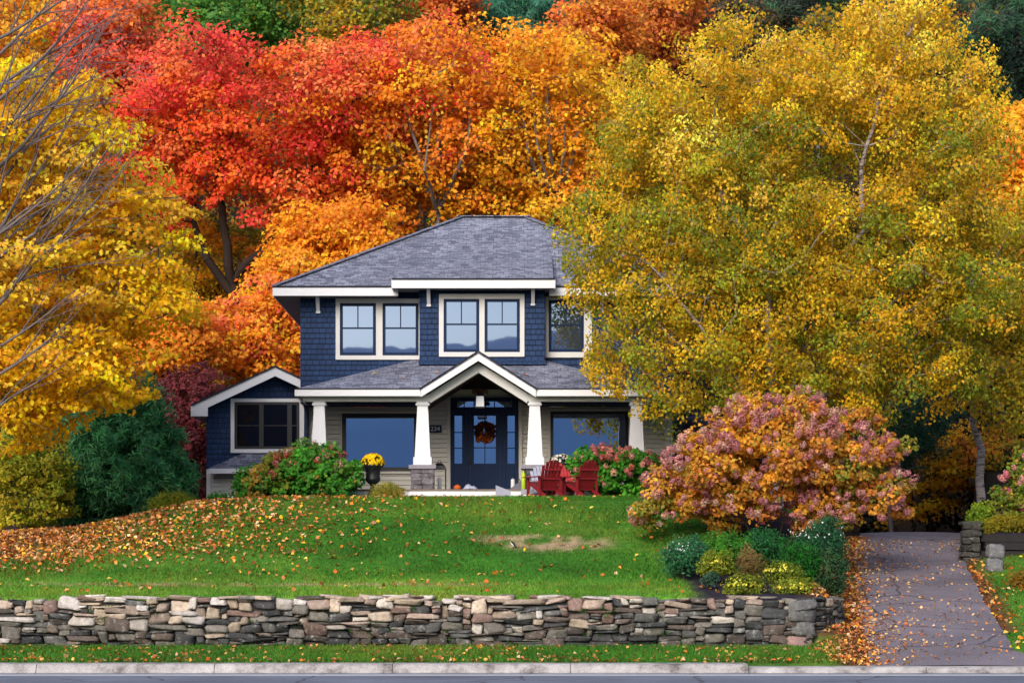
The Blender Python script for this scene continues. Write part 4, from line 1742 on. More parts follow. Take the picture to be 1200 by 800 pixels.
RED = pal((230, 66, 52), (242, 98, 44), (246, 124, 46), (232, 76, 68), (248, 142, 74))
ORANGE = pal((248, 136, 40), (252, 158, 36), (248, 146, 44), (252, 170, 40))
GOLD = pal((253, 184, 36), (254, 196, 42), (252, 168, 32), (254, 204, 72))
YELLOW = pal((252, 190, 20), (253, 202, 30), (248, 178, 18), (254, 210, 76), (232, 190, 24))
BIRCH = pal((164, 158, 36), (190, 162, 32), (224, 174, 32), (138, 148, 38), (238, 188, 46), (176, 154, 32), (126, 140, 40), (204, 168, 32))
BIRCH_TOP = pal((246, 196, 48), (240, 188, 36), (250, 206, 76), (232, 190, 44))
OLIVE = pal((136, 134, 32), (172, 146, 30), (196, 150, 28), (112, 120, 32))
GREEN = pal((88, 146, 60), (108, 164, 62), (66, 122, 58), (150, 172, 70))
RUST = pal((214, 116, 50), (228, 138, 56), (196, 98, 52), (230, 156, 66))
CORAL = pal((238, 98, 66), (246, 122, 76), (230, 84, 72), (244, 144, 84))
PINE = pal((40, 104, 58), (54, 122, 68), (82, 146, 88), (28, 82, 48))
PINE_DARK = pal((30, 70, 52), (40, 84, 56), (54, 92, 62), (52, 50, 50))
PINE_SOFT = pal((64, 128, 104), (74, 140, 110), (54, 112, 92))
MAROON = pal((112, 48, 58), (136, 60, 66), (92, 40, 50), (150, 76, 68))
LEAFG = pal((58, 128, 36), (76, 146, 40), (46, 104, 34), (108, 150, 48))


def gz_(px, Y):
    x = X(px, Y)
    return (x, Y, hz(x, Y))


def P3(px, py, Y):
    return (X(px, Y), Y, Z(py, Y))


HILL = 'autumn trees on the hillside'
# yellow maple at the left edge, its trunk just outside the picture
Y0 = 49.0
b = gz_(-95, Y0)
plant('maple_tree', 'large golden yellow maple reaching in from the left edge of the lawn', 'tree', b,
      [E(40, 215, 150, 85, Y0, 3), E(150, 262, 62, 40, Y0, 1.3), E(60, 330, 140, 60, Y0, 3), E(165, 352, 66, 36, Y0, 1.5), E(40, 430, 130, 60, Y0, 2.6), E(105, 425, 62, 34, Y0, 1.4), E(18, 495, 50, 36, Y0, 1.6), E(20, 130, 110, 50, Y0, 2)],
      290, .72, 185, .128, YELLOW + pal((196, 144, 44)), [[b, (X(-70, Y0), Y0, 6), (X(-50, Y0), Y0, 10), (X(-10, Y0), Y0, 14)], [(X(-78, Y0), Y0, 5), (X(0, Y0), Y0 - .5, 6.6), (X(90, Y0), Y0 - .6, 8.2)], [(X(-60, Y0), Y0, 8), (X(40, Y0), Y0 - .3, 9.6), (X(120, Y0), Y0 - .3, 10.8)]], [.24, .09, .08], 'bark_grey', 3, flat=.34, droop=.5)
Y0 = 46.5
b = gz_(-75, Y0)
root = empty('bare_tree', b, 'leafless grey tree spreading bare twigs over the yellow maple', 'tree')
rb = np.random.default_rng(19)
sa, sb, ra_, rb_ = [], [], [], []


def limb(p, d, length, r, depth):
    """A long rising branch that keeps its heading and sheds finer ones to both sides."""
    n = max(3, int(length / .38))
    for k in range(n):
        q = p + d * (length / n)
        r1 = r * (1 - .82 * (k + 1) / n)
        r0 = r * (1 - .82 * k / n)
        sa.append(p); sb.append(q); ra_.append(r0); rb_.append(r1)
        p = q
        d = unit(d + rb.normal(0, .055, 3) + np.array([0, 0, .012]))
        if depth < 3 and k >= 1 and rb.random() < (.75 if depth == 0 else .55):
            side = unit(np.cross(d, rb.normal(0, 1, 3)))
            limb(p, unit(d + side * rb.uniform(.3, .62)), length * (1 - k / n) * rb.uniform(.35, .7) + .3, r1 * .62, depth + 1)


p = np.array(b)
for q in (P3(-66, 520, Y0), P3(-52, 420, Y0), P3(-44, 320, Y0), P3(-36, 220, Y0)):
    sa.append(p); sb.append(np.array(q)); ra_.append(.13); rb_.append(.10)
    p = np.array(q)
for py, px, dx, dz, l in ((520, -60, 1, .75, 3.2), (470, -55, 1, .55, 3.4), (430, -52, 1, .42, 3.2), (400, -50, 1, .95, 5.4), (350, -46, 1, 1.5, 6.0), (330, -44, 1, .75, 4.6), (300, -42, 1, .5, 3.6), (260, -40, 1, 1.1, 5.0), (230, -38, 1, .7, 4.6), (200, -36, 1, .95, 4.4), (180, -36, 1, .5, 3.6), (150, -36, 1, .9, 4.2), (120, -36, 1, .6, 4.0), (90, -30, 1, .8, 3.0), (60, -30, 1, .5, 3.4)):
    limb(np.array(P3(px, py, Y0)), unit(np.array([dx, rb.normal(-.05, .12), dz])), l, .024 + .006 * l, 0)
V, Q = tube_geo(np.array(sa), np.array(sb), np.maximum(np.array(ra_), .006), np.maximum(np.array(rb_), .005), 6)
mesh_np('branches', V - np.array(b), Q, None, M['bark_twig'], root, smooth=True)


def tint_mix(cx, w, left, right, top=None, ztop=1e9):
    def f(c, rng):
        t = (c[0] - cx) / w + rng.normal(0, .35)
        p = left if t < 0 else right
        if top is not None and c[2] + rng.normal(0, 1.2) > ztop:
            p = top
        return p[rng.integers(len(p))]
    return f


# red maple behind the house, left
Y0 = 71.0
b = gz_(278, Y0)
plant('maple_tree', 'tall scarlet maple with forked dark trunk left of the house roof', 'tree', b,
      [E(300, 130, 150, 80, Y0, 4), E(225, 185, 80, 80, Y0, 3), E(410, 112, 90, 62, Y0, 3), E(340, 215, 80, 50, Y0, 2.4), E(190, 140, 50, 60, Y0, 2), E(240, 265, 50, 22, Y0, 1.5), E(290, 285, 70, 36, Y0, 2)],
      270, .86, 175, .155, RED, [[b, (X(277, Y0), Y0, Z(352, Y0)), (X(268, Y0), Y0 - .3, Z(290, Y0)), (X(258, Y0), Y0 - .5, Z(225, Y0)), (X(270, Y0), Y0, Z(140, Y0))], [(X(276, Y0), Y0, Z(350, Y0)), (X(243, Y0), Y0 - .4, Z(305, Y0)), (X(228, Y0), Y0 - .4, Z(240, Y0)), (X(215, Y0), Y0, Z(170, Y0))], [(X(272, Y0), Y0, Z(330, Y0)), (X(330, Y0), Y0, Z(270, Y0)), (X(365, Y0), Y0, Z(200, Y0)), (X(390, Y0), Y0, Z(130, Y0))]], [.32, .17, .17], 'bark', 21, flat=.6, hollow=.5, twigs=6,
      tint=tint_mix(X(300, Y0), 6, RED + RED[:2] + ORANGE[:1], RED + ORANGE[:2], CORAL + RED[3:4], Z(105, Y0)), jag=.3,
      keep=lambda c: not (216 < 600 + c[0] * F / c[1] < 296 and 222 < HOR - (c[2] - CAMZ) * F / c[1] < 356 and c[1] < 72.5))
# the two big orange maples behind the roof
Y0 = 72.5
b = gz_(500, Y0)
plant('maple_tree', 'broad orange red maple standing behind the left of the house roof', 'tree', b,
      [E(500, 110, 90, 80, Y0, 4), E(440, 190, 80, 70, Y0, 3), E(530, 190, 80, 70, Y0, 3), E(420, 262, 75, 45, Y0, 2.4), E(385, 230, 45, 45, Y0, 2), E(540, 60, 50, 30, Y0, 2)],
      250, .86, 175, .155, ORANGE, [[b, P3(515, 250, Y0 - 1.2), P3(515, 170, Y0 - 2.2), P3(520, 70, Y0 - 2.0)], [P3(514, 250, Y0 - 1.2), P3(490, 180, Y0 - 2.6), P3(470, 100, Y0 - 2.4)], [P3(515, 245, Y0 - 1.2), P3(545, 180, Y0 - 2.6), P3(556, 100, Y0 - 2.2)], [P3(514, 252, Y0 - 1.2), P3(500, 200, Y0 - 2.9), P3(508, 120, Y0 - 3)], [P3(514, 240, Y0 - 1.2), P3(462, 170, Y0 - 2.7), P3(436, 120, Y0 - 2.4)]], [.20, .10, .10, .07, .07], 'bark_grey', 33, flat=.6, hollow=.5, twigs=6,
      tint=tint_mix(X(470, Y0), 3.5, RED[1:2] + RED[4:] + ORANGE, ORANGE[1:] + GOLD, RED[2:3] + CORAL[1:] + ORANGE[:2], Z(100, Y0)), jag=.3)
Y0 = 74.0
b = gz_(650, Y0)
plant('maple_tree', 'broad golden orange maple standing behind the right of the house roof', 'tree', b,
      [E(640, 120, 80, 75, Y0, 4), E(600, 190, 75, 65, Y0, 3), E(680, 190, 50, 65, Y0, 3), E(640, 240, 90, 40, Y0, 3), E(615, 80, 50, 45, Y0, 2), E(685, 120, 40, 45, Y0, 2)],
      220, .86, 175, .155, GOLD, [[b, P3(648, 240, Y0 - 1.4), P3(646, 170, Y0 - 2.4), P3(640, 80, Y0 - 2.4)], [P3(648, 240, Y0 - 1.4), P3(620, 180, Y0 - 2.6), P3(606, 110, Y0 - 2.4)], [P3(650, 240, Y0 - 1.4), P3(672, 180, Y0 - 2.6), P3(686, 120, Y0 - 2.4)], [P3(648, 245, Y0 - 1.4), P3(634, 190, Y0 - 2.8), P3(622, 90, Y0 - 2.8)], [P3(650, 245, Y0 - 1.4), P3(660, 180, Y0 - 2.9), P3(664, 100, Y0 - 2.6)]], [.18, .10, .10, .07, .07], 'bark_grey', 44, flat=.6, hollow=.5, twigs=6,
      tint=tint_mix(X(640, Y0), 6, GOLD + GOLD[:2] + ORANGE[3:], GOLD + ORANGE[1:2], ORANGE[1:] + GOLD[2:3] + GOLD[:1], Z(90, Y0)), jag=.3)
# smaller trees between the red maple and the house
Y0 = 67.0
for px, ex, lab, cols, sd in (
        (318, [E(322, 370, 38, 34, Y0, 2), E(285, 402, 50, 40, Y0, 2), E(330, 415, 40, 36, Y0, 2), E(345, 318, 30, 30, Y0, 1.6)], 'young coral orange maple above the left wing roof', ORANGE + CORAL[1:2] + GOLD[:2] + OLIVE[1:2], 51),
        (215, [E(215, 345, 60, 50, 76, 2.6), E(240, 300, 60, 50, 76, 2.6), E(190, 400, 60, 45, 76, 2.4), E(310, 320, 60, 60, 78, 3)], 'olive gold tree in the shade under the scarlet maple', OLIVE + GOLD[:2] + ORANGE[1:2], 52),
        (205, [E(205, 405, 40, 45, 64, 1.6), E(165, 420, 40, 30, 64, 1.5)], 'small burnt orange tree beside the dark pine', ORANGE[:3] + OLIVE[1:3], 53),
        (395, [E(400, 285, 65, 40, 68.5, 2), E(365, 320, 30, 30, 68.5, 1.5)], 'bright orange young maple against the left slope of the roof', ORANGE + GOLD[:1], 54)):
    Yq = ex[0][1]
    plant('young_maple', lab, 'tree', gz_(px, Yq), ex, 110, .72, 170, .15, cols, bark='bark', seed=sd, flat=.5, jag=.3)
# purple barberry and the pine at the left of the wing
plant('purple_shrub', 'dark maroon shrub between the pine and the left wing', 'shrub', gz_(220, 60.5), [E(222, 515, 36, 65, 60.5, 1.2), E(205, 475, 25, 40, 60.5, 1), E(235, 560, 30, 50, 60.5, 1), E(238, 470, 22, 45, 60.5, 1)], 120, .36, 150, .09, MAROON, bark='bark', seed=61, twigs=8, rtip=.008, parts=('stems', 'foliage'))
Y0 = 56.0
plant('pine_tree', 'bushy blue green pine at the left edge of the lawn', 'tree', gz_(140, Y0), [E(145, 545, 72, 70, Y0, 1.6), E(115, 505, 50, 40, Y0, 1.2), E(160, 480, 35, 40, Y0, 1.0), E(195, 570, 32, 45, Y0, 1.0), E(100, 580, 40, 40, Y0, 1.2)], 300, .34, 150, .20, PINE, stems=[[gz_(112, Y0), (X(112, Y0), Y0, 4.4), (X(118, Y0), Y0, 6.8)], [gz_(150, Y0), (X(152, Y0), Y0, 4.4), (X(158, Y0), Y0, 7)]], stem_r=[.07, .08], bark='bark_grey', seed=62, flat=.8, mat='needle', aspect=.17, upb=.3, twigs=2, parts=('trunk', 'needles'), droop=-.3, hollow=.6)
Y0 = 54.5
plant('yellow_shrub', 'loose yellow green shrub at the far left lawn edge', 'shrub', gz_(38, Y0), [E(38, 575, 50, 44, Y0, 1.2), E(20, 540, 40, 30, Y0, 1), E(62, 560, 26, 30, Y0, .8)], 110, .34, 120, .09, pal((166, 166, 44), (196, 182, 46), (120, 142, 40), (210, 190, 50)), seed=63, twigs=4, rtip=.008, parts=('stems', 'foliage'))

# hillside trees
hill = [
    (45, [E(40, 70, 90, 70, 84, 4), E(90, 110, 60, 50, 84, 3), E(20, 20, 90, 50, 84, 3)], 'thinning amber tree at the top left of the hillside', GOLD + RUST[:2] + ORANGE[1:2], 71, .55),
    (140, [E(140, 60, 60, 60, 82, 3), E(180, 100, 40, 40, 82, 2.5), E(130, 10, 50, 40, 82, 2)], 'coral red tree on the hillside between amber and green ones', CORAL + RUST[:1], 72, 1),
    (232, [E(232, 25, 50, 45, 96, 3), E(200, 40, 30, 30, 96, 2)], 'fresh green tree at the top of the hillside, left of centre', GREEN, 73, 1),
    (335, [E(330, 20, 80, 55, 99, 4), E(290, 30, 50, 45, 99, 3)], 'dark green broadleaf tree above the scarlet maple', GREEN[:3] + OLIVE[1:2], 74, 1),
    (425, [E(425, 35, 55, 50, 95, 3), E(395, 55, 40, 35, 95, 2)], 'olive tree with dead grey branches above the scarlet maple', OLIVE + GREEN[3:], 75, .7),
    (492, [E(492, 30, 48, 50, 99, 3), E(520, 10, 40, 30, 99, 3)], 'rusty red tree at the hilltop beside the blue green pine', RUST[:3] + CORAL[:1], 76, 1),
    (705, [E(700, 50, 45, 60, 88, 3), E(672, 80, 30, 35, 88, 2)], 'rust orange tree between the golden maple and the birch', RUST + ORANGE[1:3], 78, 1),
    (765, [E(765, 30, 50, 50, 93, 3), E(740, 80, 40, 50, 93, 3)], 'brown orange oak above the left shoulder of the birch', RUST + GOLD[2:3], 79, 1),
    (835, [E(835, 45, 60, 70, 97, 3)], 'nearly bare brown tree on the hillside behind the birch top', pal((92, 70, 62), (110, 86, 70), (80, 84, 48)), 80, .45),
    (1188, [E(1185, 230, 50, 100, 70, 2.5), E(1200, 320, 40, 60, 70, 2)], 'orange maple behind the birch at the right edge', GOLD + ORANGE, 81, 1),
    (1000, [E(1000, 200, 160, 160, 84, 4)], 'shaded olive tree standing behind the birch', OLIVE, 82, .8),
    (780, [E(780, 230, 110, 130, 82, 4)], 'dull gold tree behind the left half of the birch', OLIVE[1:] + GOLD[:1], 83, .8),
]
for px, ex, lab, cols, sd, dens in hill:
    Yq = ex[0][1]
    n = int(min(240, 70 + sum(e[3] * e[5] for e in ex) * 4.0))
    plant('hillside_tree', lab, 'tree', gz_(px, Yq), ex, n, .95, int(150 * dens), .20, cols, bark='bark_grey' if dens < 1 else 'bark', seed=sd, flat=.5, group=HILL, twigs=3 if dens == 1 else 7, rtip=.014, jag=.3, back=.25)
for px, ex, lab, cols, sd in (
        (610, [E(565, 20, 36, 40, 103, 3), E(620, 10, 60, 50, 103, 3), E(650, 20, 40, 35, 103, 3)], 'soft blue green white pine at the hilltop above the roof', PINE_SOFT, 91),
        (940, [E(930, 20, 90, 45, 100, 3), E(1010, 30, 70, 45, 100, 3)], 'dark pine at the hilltop behind the birch top', PINE_DARK, 92),
        (1150, [E(1150, 40, 60, 60, 90, 3), E(1180, 110, 60, 90, 90, 3), E(1130, 120, 40, 80, 90, 3)], 'dark pine with bare lower limbs in the top right corner', PINE_DARK, 93),
        (1045, [E(1040, 500, 60, 60, 63, 2), E(1075, 470, 45, 50, 63, 2), E(1010, 450, 70, 60, 63, 2)], 'dark evergreen behind the big pink hydrangea', PINE_DARK, 94)):
    Yq = ex[0][1]
    plant('hillside_pine', lab, 'tree', gz_(px, Yq), ex, 150, .75 if Yq > 70 else .5, 170, .34 if Yq > 70 else .2, cols, bark='bark_grey', seed=sd, flat=.6, mat='needle', aspect=.14, upb=.2, twigs=3, parts=('trunk', 'needles'), group=HILL, jag=.3, droop=-.2, hollow=.5)

# birch clump in front of the house's right half
Y0 = 51.0
b = gz_(912, Y0 + .6)
bl = [E(900, 130, 120, 95, Y0, 2.6), E(1030, 95, 95, 85, Y0, 2.4), E(1090, 200, 85, 100, Y0, 2.4), E(780, 190, 80, 85, Y0, 2.2), E(760, 130, 40, 60, Y0, 1.6), E(720, 290, 66, 60, Y0, 1.8), E(880, 300, 130, 110, Y0, 2.8), E(1000, 330, 120, 110, Y0, 2.6), E(760, 370, 80, 62, Y0, 1.9), E(850, 430, 100, 50, Y0, 2), E(728, 430, 42, 40, Y0, 1.2), E(960, 430, 90, 60, Y0, 2), E(1120, 330, 70, 90, Y0, 2), E(1060, 30, 55, 28, Y0, 1.5), E(780, 470, 36, 22, Y0, .8), E(1140, 130, 30, 60, Y0, 1.3), E(1010, 462, 62, 36, Y0, 1.4), E(1072, 425, 52, 42, Y0, 1.4), E(1120, 440, 40, 40, Y0 + .5, 1.2)]


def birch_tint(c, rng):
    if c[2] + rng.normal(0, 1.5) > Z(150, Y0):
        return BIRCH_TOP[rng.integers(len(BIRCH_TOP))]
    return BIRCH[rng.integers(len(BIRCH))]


stems = [[b, P3(905, 480, Y0), P3(903, 400, Y0 - .3), P3(900, 320, Y0 - .4), P3(882, 280, Y0 - .6), P3(850, 240, Y0 - .6), P3(835, 150, Y0 - .5)],
         [b, P3(935, 470, Y0), P3(955, 380, Y0 + .3), P3(1010, 270, Y0 - .2), P3(1014, 170, Y0 - 1.1), P3(1040, 90, Y0 - 1.4), P3(1072, 20, Y0 - .8)],
         [b, P3(890, 480, Y0 - .2), P3(850, 430, Y0 - .2), P3(822, 378, Y0 - 1.2), P3(790, 345, Y0 - 1.5), P3(745, 290, Y0 - .6)],
         [b, P3(960, 470, Y0), P3(1010, 390, Y0), P3(1090, 310, Y0 - .4), P3(1130, 220, Y0)]]
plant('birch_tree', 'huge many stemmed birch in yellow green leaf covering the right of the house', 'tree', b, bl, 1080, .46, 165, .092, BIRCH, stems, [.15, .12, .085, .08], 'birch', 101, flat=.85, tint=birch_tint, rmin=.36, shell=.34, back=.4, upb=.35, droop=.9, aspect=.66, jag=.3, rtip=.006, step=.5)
# leaning birch on the far side of the drive
Y0 = 57.5
b = gz_(1150, Y0)
bl = [E(1170, 360, 60, 60, Y0 - 2, 1.6), E(1175, 450, 40, 55, Y0 - 2.5, 1.4), E(1140, 300, 60, 60, Y0 - 1, 1.6), E(1210, 300, 40, 80, Y0 - 1, 1.5)]
plant('birch_tree', 'leaning pink barked birch on the far side of the driveway', 'tree', b, bl, 130, .62, 170, .105, BIRCH + GOLD[:1],
      [[b, P3(1146, 530, Y0), P3(1138, 470, Y0 - .3), P3(1128, 420, Y0 - .4), P3(1140, 340, Y0 - .8)], [P3(1138, 470, Y0 - .3), P3(1165, 410, Y0 - 1.4), P3(1195, 350, Y0 - 1.8)]], [.135, .08], 'birch', 102, flat=.7, rmin=.42, shell=.34, upb=.35, droop=.9, rtip=.008)
# gold understorey beyond the drive
plant('understorey_maple', 'gold leaved understorey maple in the dark beyond the driveway', 'tree', gz_(1090, 66), [E(1090, 560, 60, 45, 66, 1.6), E(1120, 530, 50, 35, 66, 1.4), E(1060, 595, 30, 20, 66, 1)], 60, .5, 60, .15, GOLD[:3] + OLIVE[1:3], seed=103, flat=.3, twigs=3, jag=.3)
plant('understorey_maple', 'russet understorey maple behind the leaning birch', 'tree', gz_(1180, 64), [E(1180, 540, 50, 50, 64, 1.6), E(1150, 440, 40, 30, 64, 1.2)], 60, .5, 60, .14, RUST[:2] + OLIVE[:3], seed=104, flat=.35, twigs=3, jag=.3)


# ------------------------------------------------------------------ hydrangeas
def hydrangea(label, base, ells, n, cr, per, leaf, cols, heads, hcols, hr, seed, low=-.2):
    root = plant('hydrangea', label, 'shrub', base, ells, n, cr, per, leaf, cols, seed=seed, flat=.7, twigs=4, rtip=.009, parts=('stems', 'foliage'), group='hydrangea shrubs', shell=.36, back=.5, upb=.6, jag=.3,
                 stems=[[np.array(base) + [dx, 0, -.05], np.array(base) + [dx * 3, -.1, .9]] for dx in (-.3, -.1, .1, .3)], stem_r=[.03] * 4, hollow=.4, step=.4)
    rng = np.random.default_rng(seed + 500)
    vol = np.array([e[3] * e[5] for e in ells])
    vol /= vol.sum()
    H = []
    t = 0
    while len(H) < heads and t < heads * 60:
        t += 1
        e = ells[rng.choice(len(ells), p=vol)]
        u = rng.normal(0, 1, 3)
        u /= np.linalg.norm(u)
        if u[2] < low + rng.normal(0, .25) or (u[1] > .3 and rng.random() > .4):
            continue
        p = np.array(e[:3]) + u * np.array(e[3:]) * rng.uniform(.92, 1.1)
        inside = False
        for f in ells:
            if f is not e and (((p - np.array(f[:3])) / (np.array(f[3:]) * .86)) ** 2).sum() < 1:
                inside = True
        if inside or p[2] < base[2] + .25:
            continue
        H.append((p, u))
    Hp = np.array([h[0] for h in H])
    Hu = np.array([h[1] for h in H])
    per_h = 80
    k = len(H) * per_h
    idx = np.repeat(np.arange(len(H)), per_h)
    d = unit(rng.normal(0, 1, (k, 3)))
    rad = (hr * rng.uniform(.7, 1.25, len(H)))[idx][:, None]
    ax = unit(Hu + np.array([0, -.2, .5]))[idx]
    P = Hp[idx] + (d + ax * (d * ax).sum(1, keepdims=True) * .35) * rad * rng.uniform(.8, 1.05, (k, 1))
    hc = np.array(hcols)[rng.integers(0, len(hcols), len(H))]
    hc = hc * rng.uniform(.75, 1.15, (len(H), 1))
    V, Q = leaf_geo(P, d + rng.normal(0, .3, (k, 3)), hr * .50, rng, .9, 0, .05)
    b = np.array(base)
    mesh_np('blossoms', V - b, Q, leaf_cols(hc[idx], rng, .14, .06), M['petal'], root)
    return root


PINKS = pal((214, 130, 124), (222, 148, 136), (204, 114, 118), (226, 164, 146), (190, 104, 110))
PINKS2 = pal((186, 122, 122), (198, 136, 132), (172, 106, 114), (206, 152, 142), (214, 176, 156), (180, 116, 112), (190, 128, 136))
Y0 = 47.0
hydrangea('big spreading hydrangea with dusty pink heads and orange leaves by the driveway', gz_(905, Y0), [E(905, 528, 80, 50, Y0, 1.5), E(838, 548, 62, 42, Y0, 1.2), E(985, 540, 60, 48, Y0, 1.3), E(935, 492, 45, 28, Y0, 1.0), E(792, 588, 40, 22, Y0, .9), E(1014, 580, 40, 34, Y0, 1.0), E(870, 590, 45, 26, Y0, 1.1), E(760, 606, 18, 10, Y0, .5), E(960, 600, 40, 26, Y0, 1.0), E(885, 480, 36, 16, Y0, .7), E(1040, 524, 24, 13, Y0, .5), E(1050, 562, 20, 12, Y0, .5), E(776, 566, 24, 14, Y0, .5), E(816, 520, 22, 12, Y0, .5), E(852, 490, 20, 11, Y0, .5), E(1002, 492, 24, 11, Y0, .6), E(1052, 602, 16, 11, Y0, .5), E(940, 466, 22, 9, Y0, .5), E(752, 600, 14, 10, Y0 - .3, .4)],
          270, .27, 105, .10, pal((222, 158, 48), (232, 172, 60), (196, 146, 48), (210, 130, 54), (126, 134, 46), (150, 146, 54), (228, 146, 52)), 500, PINKS2, .083, 121, -.6)
Y0 = 53.2
hydrangea('green leaved hydrangea with faded pink heads left of the flower urn', gz_(355, Y0), [E(352, 562, 58, 32, Y0, 1.1), E(386, 555, 34, 24, Y0, .9), E(312, 570, 36, 22, Y0, .8), E(372, 540, 30, 18, Y0, .7)], 150, .28, 100, .12, LEAFG + LEAFG + pal((150, 120, 40)), 34, PINKS + pal((186, 96, 80)), .085, 122, .0)
Y0 = 53.9
hydrangea('green leaved hydrangea thick with pink heads right of the red chairs', gz_(735, Y0), [E(735, 555, 46, 28, Y0, 1.0), E(700, 545, 26, 22, Y0, .7), E(762, 560, 26, 22, Y0, .7)], 110, .26, 100, .11, LEAFG, 90, PINKS + pal((198, 104, 84)), .082, 123, -.1)
Y0 = 52.5
hydrangea('green and amber hydrangea with magenta heads above the timber edging', gz_(1205, Y0), [E(1210, 572, 34, 38, Y0, .9), E(1186, 592, 22, 20, Y0, .7)], 70, .26, 80, .10, pal((206, 146, 48), (150, 150, 50), (104, 130, 44), (130, 140, 46)), 46, pal((206, 96, 130), (220, 124, 146), (226, 156, 156)), .085, 124)


def shrub(name, label, px, py, rx, ry, Y, n, cr, per, leaf, cols, seed, cat='shrub', group=None, **kw):
    b = gz_(px, Y)
    a = dict(parts=('stems', 'foliage'), twigs=3, rtip=.006, flat=.8, shell=.4, back=.5, upb=.5, step=.3)
    a.update(kw)
    r_ = np.random.default_rng(seed + 900)
    ells = [E(px, py + ry * .1, rx * .72, ry * .8, Y, rx * Y / F * .7)]
    for k in range(4):
        ells.append(E(px + rx * r_.uniform(-.62, .62), py + ry * r_.uniform(-.35, .45), rx * r_.uniform(.3, .5), ry * r_.uniform(.4, .7), Y + r_.uniform(-.12, .12), rx * Y / F * .4))
    a.setdefault('jag', .3)
    return plant(name, label, cat, b, ells, n, cr, per, leaf, cols, seed=seed, group=group, **a)


def daisies(root, label_col, C, r, n, seed):
    rng = np.random.default_rng(seed)
    u = unit(rng.normal(0, 1, (n, 3)) + np.array([0, -.35, .5]))
    u[:, 2] = np.abs(u[:, 2]) * rng.uniform(.1, 1, n)
    P = np.array(C[:3]) + u * np.array(C[3:]) * rng.uniform(.6, 1.12, (n, 1))
    V, Q = leaf_geo(P, u + rng.normal(0, .35, (n, 3)), r, rng, .95, 0, .05)
    V2, Q2 = leaf_geo(P + .004, u + rng.normal(0, .35, (n, 3)), r, rng, .95, 0, .05)
    b = np.array(root.location)
    mesh_np('blossoms', np.concatenate([V, V2]) - b, np.concatenate([Q, Q2 + len(V)]), np.concatenate([leaf_cols(np.tile(np.array(label_col), (n, 1)), rng, .12, .05)] * 2), M['petal'], root)


MUM = 'yellow flowered mounds in the planting bed'
for px, py, rx, ry, Y, lab, sd in ((840, 658, 20, 11, 43.3, 'low mound of yellow flowers farthest back in the bed, nearest the lawn', 131), (870, 684, 25, 11, 41.4, 'low mound of yellow flowers behind the wall, beside the dark mulch', 132),
                                   (917, 667, 22, 10, 42.6, 'low mound of yellow flowers in front of the dark green bush', 133), (930, 687, 23, 10, 41.5, 'low mound of yellow flowers nearest the outer corner of the wall', 134)):
    s = shrub('flower_mound', lab, px, py + 2, rx, ry, Y, 60, .15, 60, .05, pal((104, 124, 30), (130, 138, 34), (80, 104, 28)), sd, cat='flowers', group=MUM)
    daisies(s, srgb(232, 222, 84), E(px, py + 2, rx, ry, Y, rx * Y / F * .9), .045, 150, sd + 40)
shrub('green_bush', 'feathery light green bush left of centre in the planting bed', 850, 640, 28, 22, 44.6, 60, .2, 90, .07, LEAFG, 141, aspect=.35)
shrub('green_bush', 'low mid green bush behind the dry grass in the planting bed', 895, 638, 28, 18, 44.8, 60, .2, 90, .07, pal((34, 96, 52), (44, 112, 54), (28, 78, 44)), 142, aspect=.35)
shrub('green_bush', 'rounded dark green bush right of the yellow mounds', 940, 658, 24, 26, 43.4, 70, .2, 100, .06, pal((30, 104, 28), (40, 122, 34), (22, 76, 30)), 143, aspect=.35)
s = shrub('white_flowers', 'dark blue green plant with tiny white flowers at the lawn side of the bed', 802, 648, 24, 18, 44.2, 60, .2, 80, .07, pal((48, 106, 70), (60, 122, 76), (40, 88, 60)), 144, cat='flowers', aspect=.4)
daisies(s, (.8, .8, .8), E(802, 646, 24, 20, 44.2, .45), .035, 70, 184)
s = shrub('white_flowers', 'dark plant with tiny white flowers under the big hydrangea', 962, 636, 30, 34, 44.6, 80, .22, 90, .07, pal((38, 88, 58), (48, 102, 64), (30, 70, 48)), 145, cat='flowers', aspect=.4)
daisies(s, (.8, .8, .8), E(955, 630, 34, 34, 44.6, .5), .035, 70, 185)
shrub('dark_bush', 'dark leafy bush beside the leaf covered bank of the driveway', 975, 668, 18, 24, 43.4, 50, .2, 90, .07, pal((42, 80, 48), (56, 94, 52), (86, 66, 46)), 146, aspect=.4)
shrub('dry_grass_clump', 'tan dry grass clump between the yellow mounds', 878, 660, 14, 16, 43.8, 40, .16, 60, .11, pal((150, 112, 72), (130, 96, 62), (110, 112, 50)), 147, cat='grass clump', aspect=.12, droop=-.5)
shrub('small_plant', 'single small grey green plant in the dark mulch', 832, 678, 9, 8, 42.3, 20, .08, 50, .06, pal((70, 104, 84), (54, 88, 66)), 148, cat='plant', aspect=.4)
shrub('ornamental_grass', 'yellowing ornamental grass at the foot of the urn', 455, 580, 24, 14, 53.0, 50, .2, 60, .22, pal((150, 138, 40), (120, 130, 40), (176, 150, 60)), 149, cat='grass clump', aspect=.07, droop=-.6)
shrub('grey_groundcover', 'low blue green plant under the green hydrangea', 405, 584, 24, 8, 52.7, 50, .15, 70, .07, pal((60, 116, 88), (48, 98, 74), (80, 132, 100)), 150, cat='plant', aspect=.3)
shrub('lily_clump', 'clump of arching yellow green lily leaves at the lawn crest below the pine', 205, 592, 30, 13, 53.2, 60, .22, 50, .34, pal((110, 132, 28), (150, 150, 34), (74, 108, 26), (186, 160, 40)), 151, cat='plant', aspect=.07, droop=-.4)
s = shrub('white_flowers', 'leafy clump with white flowers before the white wing base', 262, 589, 26, 9, 53.6, 60, .2, 70, .09, LEAFG[:3], 152, cat='flowers', aspect=.3)
daisies(s, (.8, .8, .8), E(272, 586, 16, 7, 53.5, .4), .06, 26, 186)
